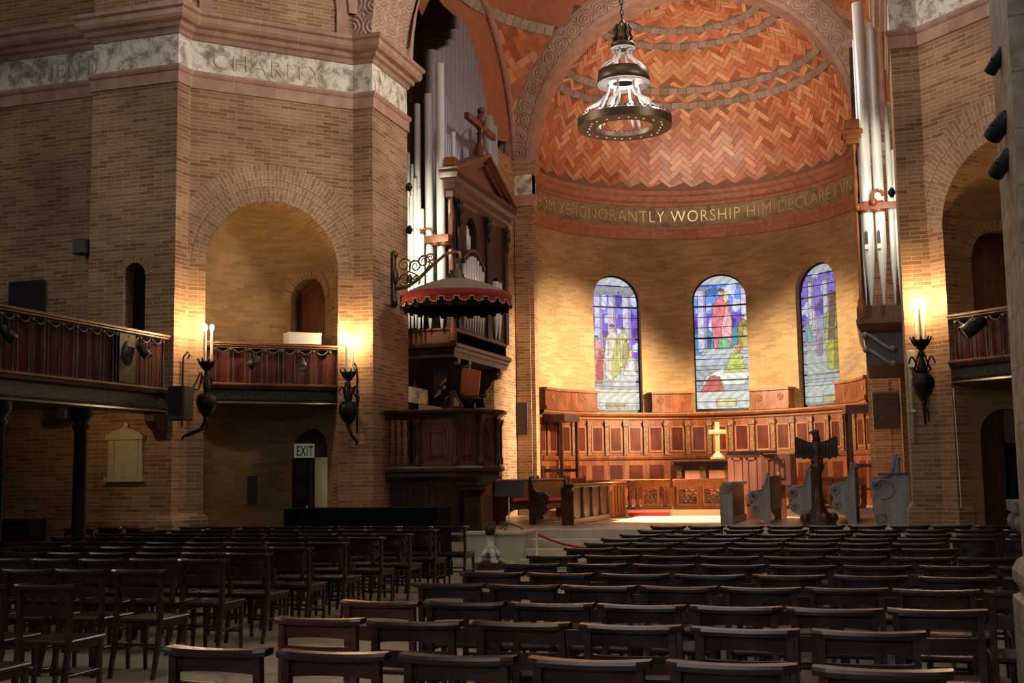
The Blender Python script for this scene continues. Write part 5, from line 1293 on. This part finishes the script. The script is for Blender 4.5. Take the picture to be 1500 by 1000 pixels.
# altar with cross
t = thing('altar', 'dark wooden altar with dentil top and pale front panels below brass cross', 'altar', (-3.95,30.1,ZS_))
b = MB(); b.box(-4.88,-2.98,29.95,30.6,ZS_,1.74); part('body', b, M['dwood'], t)
b = MB(); b.cbox(-5.04,-2.82,29.80,30.7,1.82,1.875,.01); b.box(-4.98,-2.88,29.86,30.66,1.74,1.82)
for k in range(26): b.box(-4.98+.081*k,-4.94+.081*k,29.83,29.87,1.77,1.82)
part('mensa', b, M['dwood'], t)
for k in range(3):
    x = -4.72+.60*k; b = MB(); b.cbox(x, x+.44, 29.92, 29.955, 1.0, 1.62, .006); part('front_panel', b, M['console'], t)
for k in range(4):
    x = -4.86+.60*k; b = MB(); b.box(x-.06, x+.06, 29.90, 29.955, ZS_, 1.66); b.box(x-.08, x+.08, 29.88, 29.955, 1.66, 1.74); part('pilaster', b, M['carved'], t)
t = thing('altar_cross', 'tall brass cross with round centre standing on the altar', 'cross', (-3.92,30.2,1.876))
b = MB(); b.cbox(-3.975,-3.865,30.17,30.23,2.05,2.80,.01); b.cbox(-4.13,-3.71,30.17,30.23,2.50,2.61,.01);
b.sphere((-3.92,30.17,2.555), .085, 12, 8, (1,.4,1)); part('cross', b, M['brass'], t)
b = MB(); b.cbox(-4.09,-3.75,30.05,30.35,1.876,1.94,.01); b.lathe(-3.92,30.2,[(.14,1.94),(.12,2.0),(.06,2.03),(.055,2.07)], n=8); part('base', b, M['brass'], t)

# panelling of the apse --------------------------------------------------------
t = thing('apse_panelling', 'tall curved oak wall panelling with red mahogany panels around the altar', 'wall panelling', (-4.11,32.0,ZS_))
DW = -.16
def ab(u0, u1, d0, d1, z0, z1, n=1):
    b = MB()
    for i in range(n):
        a, c = u0+(u1-u0)*i/n, u0+(u1-u0)*(i+1)/n
        v = [am(u,z,d) for z in (z0,z1) for d in (d0,d1) for u in (a,c)]; b.add(v, [(0,1,3,2),(4,5,7,6),(0,1,5,4),(2,3,7,6)]+([(0,2,6,4)] if i == 0 else [])+([(1,3,7,5)] if i == n-1 else []))
    return b
U0, U1 = U(87), U(-87); NB = 21; du = (U1-U0)/NB
part('backing', ab(U0,U1,-.12,-.005,.60,3.10,48), M['oak'], t)
bnd = MB(); bnd.sweep([am(U0+(U1-U0)*i/48,0,0)[:2] for i in range(49)], [(.12,2.96),(.16,2.99),(.16,3.03),(.26,3.07),(.30,3.12),(.30,3.16),(0,3.17)]); part('cornice', bnd, M['oak_light'], t)
bnd = MB(); bnd.sweep([am(U0+(U1-U0)*i/48,0,0)[:2] for i in range(49)], [(.12,1.90),(.17,1.93),(.19,1.98),(.19,2.02),(.12,2.04)]); part('dado_rail', bnd, M['oak'], t)
for k in range(NB):
    u = U0+du*k
    if k: part('pilaster', ab(u-.055,u+.055,-.165,-.12,2.04,2.80), M['carved'], t); part('capital', ab(u-.075,u+.075,-.19,-.12,2.80,2.92), M['carved'], t); part('frieze_block', ab(u-.06,u+.06,-.15,-.12,2.92,2.97), M['oak'], t)
    part('panel', ab(u+.145,u+du-.145,-.128,-.118,2.16,2.76), M['mahog'], t)
    fr = ab(u+.10,u+du-.10,-.14,-.12,2.76,2.80)
    for q in (ab(u+.10,u+du-.10,-.14,-.12,2.11,2.16), ab(u+.10,u+.145,-.14,-.12,2.16,2.76), ab(u+du-.145,u+du-.10,-.14,-.12,2.16,2.76)):
        o = len(fr.v); fr.v += q.v; fr.f += [[i+o for i in f] for f in q.f]
    part('panel_frame', fr, M['oak_light'], t)
    part('lower_panel', ab(u+.10,u+du-.10,-.128,-.118,.90,1.78), M['mahog'], t)
def roundel_box(d0, d1, lab):
    u0, u1 = U(d0), U(d1); c = am((u0+u1)/2,0,-.2); t = thing('panel_box', lab, 'panel box', (c[0],c[1],3.17), 'oak box panels between the windows')
    part('box', ab(u0,u1,-.28,-.01,3.17,3.66,6), M['oak'], t)
    part('lid', ab(u0-.03,u1+.03,-.33,-.01,3.66,3.72,6), M['oak_light'], t)
    part('base', ab(u0-.02,u1+.02,-.32,-.01,3.17,3.27,6), M['oak'], t)
    for q in (.22, .78):
        u = u0+(u1-u0)*q; b = MB(); p = Vector(am(u,3.48,-.285)); e = Vector(am(u+.01,3.48,-.285))-p; e.normalize()
        for rr in (.085,.04): b.tube([p+e*rr*cos(a)+Vector((0,0,rr*sin(a))) for a in [2*PI*i/14 for i in range(15)]], .014, 6)
        b.tube([p-e*.08, p+e*.08], .012, 5); b.tube([p-Vector((0,0,.08)), p+Vector((0,0,.08))], .012, 5); part('roundel', b, M['oak_light'], t)
roundel_box(85, 51, 'oak box with carved roundels between pier and the leftmost window')
roundel_box(26.5, 10.5, 'oak box with two roundels between first and middle window')
roundel_box(-12.5, -29, 'oak box with two roundels between middle and last window')
roundel_box(-53, -85, 'oak box with roundels between last window and lectern pier')
# canopied seats at the ends of the panelling
for (d0, d1, lab) in ((84, 70, 'dark canopied seat at the pulpit end of the apse panelling'), (-76, -86, 'dark canopied seat at the lectern end of the apse panelling')):
    u0, u1 = U(d0), U(d1); c = am((u0+u1)/2,0,-.4); t = thing('canopied_seat', lab, 'seat', (c[0],c[1],.6))
    part('canopy', ab(u0,u1,-.75,-.2,2.86,3.04,3), M['dwood'], t)
    part('seat', ab(u0,u1,-.62,-.2,1.10,1.16,3), M['mwood'], t)
    for u in (u0, u1): part('post', ab(u-.04,u+.04,-.70,-.62,.6,2.86), M['dwood'], t); part('arm', ab(u-.04,u+.04,-.70,-.2,1.62,1.70), M['dwood'], t)
# steps furniture: pedestal, rope barrier, music stand ---------------------------
px_, py_ = -6.38, 19.45
t = thing('candle_pedestal', 'white marble lion footed pedestal with dark green ball at the steps', 'pedestal', (px_,py_,0))
b = MB(); b.prism([(px_+.29*cos(a), py_+.29*sin(a)) for a in [PI/3*i for i in range(6)]], lambda p, q, a: (p, q, a), 0, .10); part('plinth', b, M['dwood'], t)
for k in range(4):
    a = PI/2*k+PI/5; d = Vector((cos(a), sin(a), 0)); c = Vector((px_,py_,.1)); b = MB()
    b.sphere(c+d*.165+Vector((0,0,.06)), .058, 10, 8, (1,1,1.0)); b.tube([c+d*.165+Vector((0,0,.08)), c+d*.11+Vector((0,0,.16)), c+d*.045+Vector((0,0,.25))], [.052,.05,.04], 8)
    for j in (-1, 0, 1): e = Vector((-d.y, d.x, 0)); b.sphere(c+d*.21+e*.034*j+Vector((0,0,.03)), .028, 6, 5)
    part('lion_foot', b, M['white'], t)
b = MB(); b.lathe(px_, py_, [(.10,.28),(.085,.34),(.10,.37),(.062,.40),(.058,.53),(.075,.56)], n=14); part('stem', b, M['white'], t)
b = MB(); b.sphere((px_,py_,.635), .10, 12, 10, (.9,.9,1.05)); b.tube([(px_,py_,.72),(px_,py_,.77)], [.04,.01], 6); part('ball', b, M['green'] if 'green' in M else M['iron'], t)
def rpost(x, lab):
    b = MB(); b.lathe(x, 19.28, [(.09,0),(.09,.015),(.017,.03),(.017,.60),(.02,.61),(.012,.63)], n=10); solo('barrier_post', b, M['paper'], lab, 'post', 'white rope barrier posts on the steps')
rpost(-5.52, 'white rope barrier post beside the marble steps, nearest the pedestal')
rpost(-3.62, 'white rope barrier post behind the chairs, second from the pedestal')
rpost(-1.42, 'white rope barrier post behind the chairs before the eagle lectern')
rpost(-.72, 'white rope barrier post behind the chairs, furthest from the pedestal')
b = MB(); b.tube([(-5.50+1.86*q, 19.28, .585-.22*4*q*(1-q)) for q in [i/16 for i in range(17)]], .018, 8); solo('barrier_rope', b, M['red'], 'sagging red velvet rope across the marble steps', 'rope')
t = thing('music_stand', 'black music stand on the platform in front of the brown pews', 'music stand', (-6.34,20.4,ZF))
b = MB(); b.M = Matrix.Translation((-6.32,20.38,1.32)) @ Matrix.Rotation(rad(-28),4,'X'); b.cbox(-.27,.27,-.012,.012,-.15,.15,.004); part('desk', b, M['black'], t)
b = MB(); b.tube([(-6.34,20.40,.66),(-6.34,20.40,1.32)], .012, 8); part('pole', b, M['silver'], t)
for k in range(3):
    a = 2*PI*k/3+.5; b = MB(); b.tube([(-6.34,20.40,.72),(-6.34+.16*cos(a),20.40+.16*sin(a),.66),(-6.34+.26*cos(a),20.40+.26*sin(a),.61)], .010, 6); part('leg', b, M['black'], t)
# =================================================================== CHANDELIER
hx, hy = -3.95, 19.7
t = thing('chandelier', 'tiered bronze and white ring chandelier hanging before the apse', 'chandelier', (hx,hy,7.4))
def annulus(r0, r1, z0, z1, n=96):
    b = MB(); b.lathe(hx, hy, [(r0,z0),(r1,z0),(r1,z1),(r1-.02,z1),(r1-.02,z0+.03),(r0+.02,z0+.03),(r0+.02,z1*.5+z0*.5),(r0,z1*.5+z0*.5),(r0,z0)], n=n, smooth=False, caps=False); return b
part('lower_ring', annulus(.48,.80,7.42,7.56), M['bronze'], t)
b = MB()
for k in range(60):
    a = 2*PI*k/60; b.sphere((hx+.785*cos(a), hy+.785*sin(a), 7.60), .016, 6, 4)
part('cresting', b, M['bronze'], t)
for k in range(24):
    a = 2*PI*k/24; b = MB(); b.sphere((hx+.64*cos(a)+.04*sin(k*5), hy+.64*sin(a), 7.418), .016, 6, 5); part('glass_stud', b, M['studlit'] if 'studlit' in M else M['silver'], t)
b = MB(); b.lathe(hx, hy, [(.37,8.22),(.44,8.22),(.45,8.26),(.44,8.30),(.43,8.42),(.41,8.42),(.42,8.28),(.37,8.28)], n=40, caps=False); part('middle_ring', b, M['bronze'], t)
b = MB(); b.lathe(hx, hy, [(.20,8.19),(.44,8.17),(.45,8.20),(.20,8.22)], n=40, caps=False); part('middle_plate', b, M['silver'], t)
b = MB(); b.lathe(hx, hy, [(.10,8.80),(.205,8.79),(.215,8.82),(.10,8.84)], n=30, caps=False); part('upper_plate', b, M['silver'], t)
b = MB(); b.lathe(hx, hy, [(.19,8.85),(.21,8.88),(.19,8.92),(.12,8.94),(.13,9.05),(.10,9.10),(.13,9.18),(.06,9.26),(.03,9.32)], n=16)
for k in range(8):
    a = 2*PI*k/8; b.tube([(hx+r_*cos(a), hy+r_*sin(a), z_) for r_, z_ in ((.13,8.94),(.17,9.02),(.13,9.08),(.16,9.16),(.10,9.24))], .022, 6)
part('crown', b, M['bronze'], t)
for k in range(6):
    a = 2*PI*k/6+.35; d = Vector((cos(a), sin(a), 0)); e = Vector((-sin(a), cos(a), 0)); o = Vector((hx,hy,0)); b = MB()
    b.tube([o+d*r_+Vector((0,0,z_)) for r_, z_ in ((.26,8.18),(.27,8.05),(.32,7.95),(.46,7.84),(.62,7.76),(.70,7.66),(.71,7.58))], [.022,.024,.03,.034,.03,.026,.022], 8)
    b.tube([o+d*r_+e*.05+Vector((0,0,z_)) for r_, z_ in ((.32,7.95),(.38,7.8),(.50,7.68),(.55,7.58))], [.02,.026,.022,.018], 6)
    b.sphere(o+d*.33+Vector((0,0,7.95)), .045, 8, 6); part('arm', b, M['silver'], t)
for k in range(6):
    a = 2*PI*k/6+.35; d = Vector((cos(a), sin(a), 0)); o = Vector((hx,hy,0)); b = MB()
    b.tube([o+d*r_+Vector((0,0,z_)) for r_, z_ in ((.13,8.80),(.14,8.70),(.18,8.62),(.28,8.56),(.37,8.48),(.40,8.40))], [.018,.02,.026,.03,.026,.02], 8); part('upper_arm', b, M['silver'], t)
b = MB(); z = 9.32; k = 0
while z < 14.2:
    pts = [(hx+(.03*cos(a) if k % 2 else 0), hy+(0 if k % 2 else .03*cos(a)), z+.055+.055*sin(a)) for a in [2*PI*i/10 for i in range(11)]]
    b.tube(pts, .010, 5); z += .095; k += 1
part('chain', b, M['iron'], t, stuff=False)
# =================================================================== CAMERA AND LIGHT
F, psi, ro, th, EYE = 1760, rad(17.0), rad(-.88), rad(6.35), 1.56
f_ = Vector((-sin(psi)*cos(th), cos(psi)*cos(th), sin(th))); r_ = Vector((cos(psi), sin(psi), 0)); u_ = r_.cross(f_)
r2 = r_*cos(ro)+u_*sin(ro); u2 = -r_*sin(ro)+u_*cos(ro)
cam = bpy.data.objects.new('camera', bpy.data.cameras.new('camera')); C.objects.link(cam)
cam.matrix_world = Matrix(((r2.x,u2.x,-f_.x,0), (r2.y,u2.y,-f_.y,0), (r2.z,u2.z,-f_.z,EYE), (0,0,0,1)))
cam.data.sensor_width = 36; cam.data.lens = F/1500*36; cam.data.clip_start = .05; cam.data.clip_end = 200
S0 = bpy.context.scene; S0.camera = cam
S0.view_settings.view_transform = 'Standard'; S0.view_settings.look = 'None'; S0.view_settings.gamma = 1; S0.view_settings.use_curve_mapping = False
S0.view_settings.exposure = 0
w = bpy.data.worlds.new('world'); S0.world = w; w.use_nodes = True
w.node_tree.nodes['Background'].inputs[0].default_value = (.9,.85,.8,1); w.node_tree.nodes['Background'].inputs[1].default_value = .012
S0.cycles.use_denoising = True
S0.cycles.max_bounces = 6; S0.cycles.sample_clamp_indirect = 4

def light(name, kind, loc, energy, col, size=.1, aim=None, spot=None, blend=.6, sizey=None):
    l = bpy.data.lights.new(name, kind); l.energy = energy; l.color = col
    o = bpy.data.objects.new(name, l); C.objects.link(o); o.location = loc
    if kind == 'AREA':
        l.size = size
        if sizey: l.shape = 'RECTANGLE'; l.size_y = sizey
    else: l.shadow_soft_size = size
    if kind == 'SPOT': l.spot_size = rad(spot); l.spot_blend = blend
    if aim: o.rotation_euler = (Vector(aim)-Vector(loc)).to_track_quat('-Z', 'Y').to_euler()
    return o
WARM = (1,.62,.28); WARM2 = (1,.79,.52); DAY = (1,.865,.775)
# candle bulbs of the sconces
for p in SCONCE_BULBS: light('sconce_light', 'POINT', (p[0], p[1], p[2]+.04), 62, WARM, .06)
# daylight from the drum of the dome and the transept windows
light('dome_daylight', 'AREA', (XC,12.6,17.5), 380, DAY, 8, aim=(XC,12.7,0))
light('transept_daylight', 'SPOT', (9.5,13.9,12.5), 8800, DAY, 1.2, aim=(-9.2,18.6,9.7), spot=42, blend=1)
light('transept_daylight', 'SPOT', (-17,13.6,12.5), 6000, DAY, 1.2, aim=(1.7,18.3,9.3), spot=42, blend=1)
light('nave_daylight', 'AREA', (-3.0,2.5,10.5), 130, (1,.92,.9), 4, aim=(-3.4,3.5,0))
light('chair_fill', 'SPOT', (-2.2,-3.2,4.6), 600, (1,.86,.80), .5, aim=(-1.3,8,.4), spot=54, blend=.8)  # added frontal fill behind the camera for the near chair backs
light('west_window', 'AREA', (-1.5,-5,6.5), 120, (.80,.90,1), 3, aim=(-1.5,20,1.5))
light('side_window', 'AREA', (-16.5,9.5,9), 240, (1,.94,.86), 3, aim=(.7,7,5.5))
light('gallery_downlight', 'POINT', (-11.7,15.5,2.68), 14, WARM, .06)
# spotlights mounted behind the apse arch
light('apse_spot', 'SPOT', (-.55,28.5,5.3), 8500, WARM2, .25, aim=(-7.9,30.1,2.9), spot=60, blend=.7)
light('apse_spot', 'SPOT', (-7.72,28.5,5.3), 6000, WARM2, .25, aim=(-1.3,31.3,2.7), spot=64, blend=.7)
light('sanctuary_spot', 'SPOT', (-7.6,27.7,5.9), 21000, (1,.74,.44), .12, aim=(-4.3,25.7,.6), spot=38, blend=.7)
light('sanctuary_spot', 'SPOT', (-.6,27.7,5.9), 2600, (1,.74,.44), .12, aim=(-4.8,31.6,1.9), spot=56, blend=.7)
# floods on the half dome and the choir vault
light('dome_flood', 'SPOT', (-7.0,22.5,8.4), 1500, (1,.84,.70), .3, aim=(-2.8,32,12.3), spot=54, blend=.9)
light('dome_flood', 'SPOT', (-.8,22.5,8.4), 1500, (1,.84,.70), .3, aim=(-5.4,32,12.3), spot=54, blend=.9)
light('choir_daylight', 'POINT', (-2.6,22.5,11.5), 430, (1,.93,.88), .5)
# spots on the organ pipes and the choir
for z, e in ((7.05,50), (6.22,62), (5.28,55)): light('organ_lamp_light', 'SPOT', (-8.31,20.98,z), e, (1,.90,.68), .05, aim=(-8.36,22.0,z-.15), spot=125, blend=.6)
for z, e in ((7.2,55), (6.1,80)): light('organ_lamp_light', 'SPOT', (.27,20.95,z), e, (1,.90,.68), .05, aim=(.05,22.0,z-.3), spot=120, blend=.6)
light('choir_spot', 'SPOT', (-.9,21.4,7.4), 750, WARM2, .1, aim=(-8.4,27.8,3.6), spot=34, blend=.8)
light('choir_spot', 'SPOT', (-1.2,21.4,7.2), 900, WARM2, .1, aim=(-6.4,24.6,1.0), spot=26, blend=.8)
light('choir_spot', 'SPOT', (-5.8,20.3,8.6), 4200, WARM2, .1, aim=(-2.6,24.9,1.2), spot=20, blend=.8)
# passage lamp behind the exit
p = nmL(ulL+.15, 1.5, .7); light('passage_light', 'POINT', p, 9, (1,.95,.75), .08)
# chandelier lamps
for k in range(3):
    a = 2*PI*k/3+.4; light('chandelier_light', 'POINT', (-3.95+.45*cos(a), 19.7+.45*sin(a), 7.68), 9, (1,.95,.92), .06)
light('chandelier_light', 'POINT', (-3.95,19.7,8.10), 9, (1,.95,.92), .06)
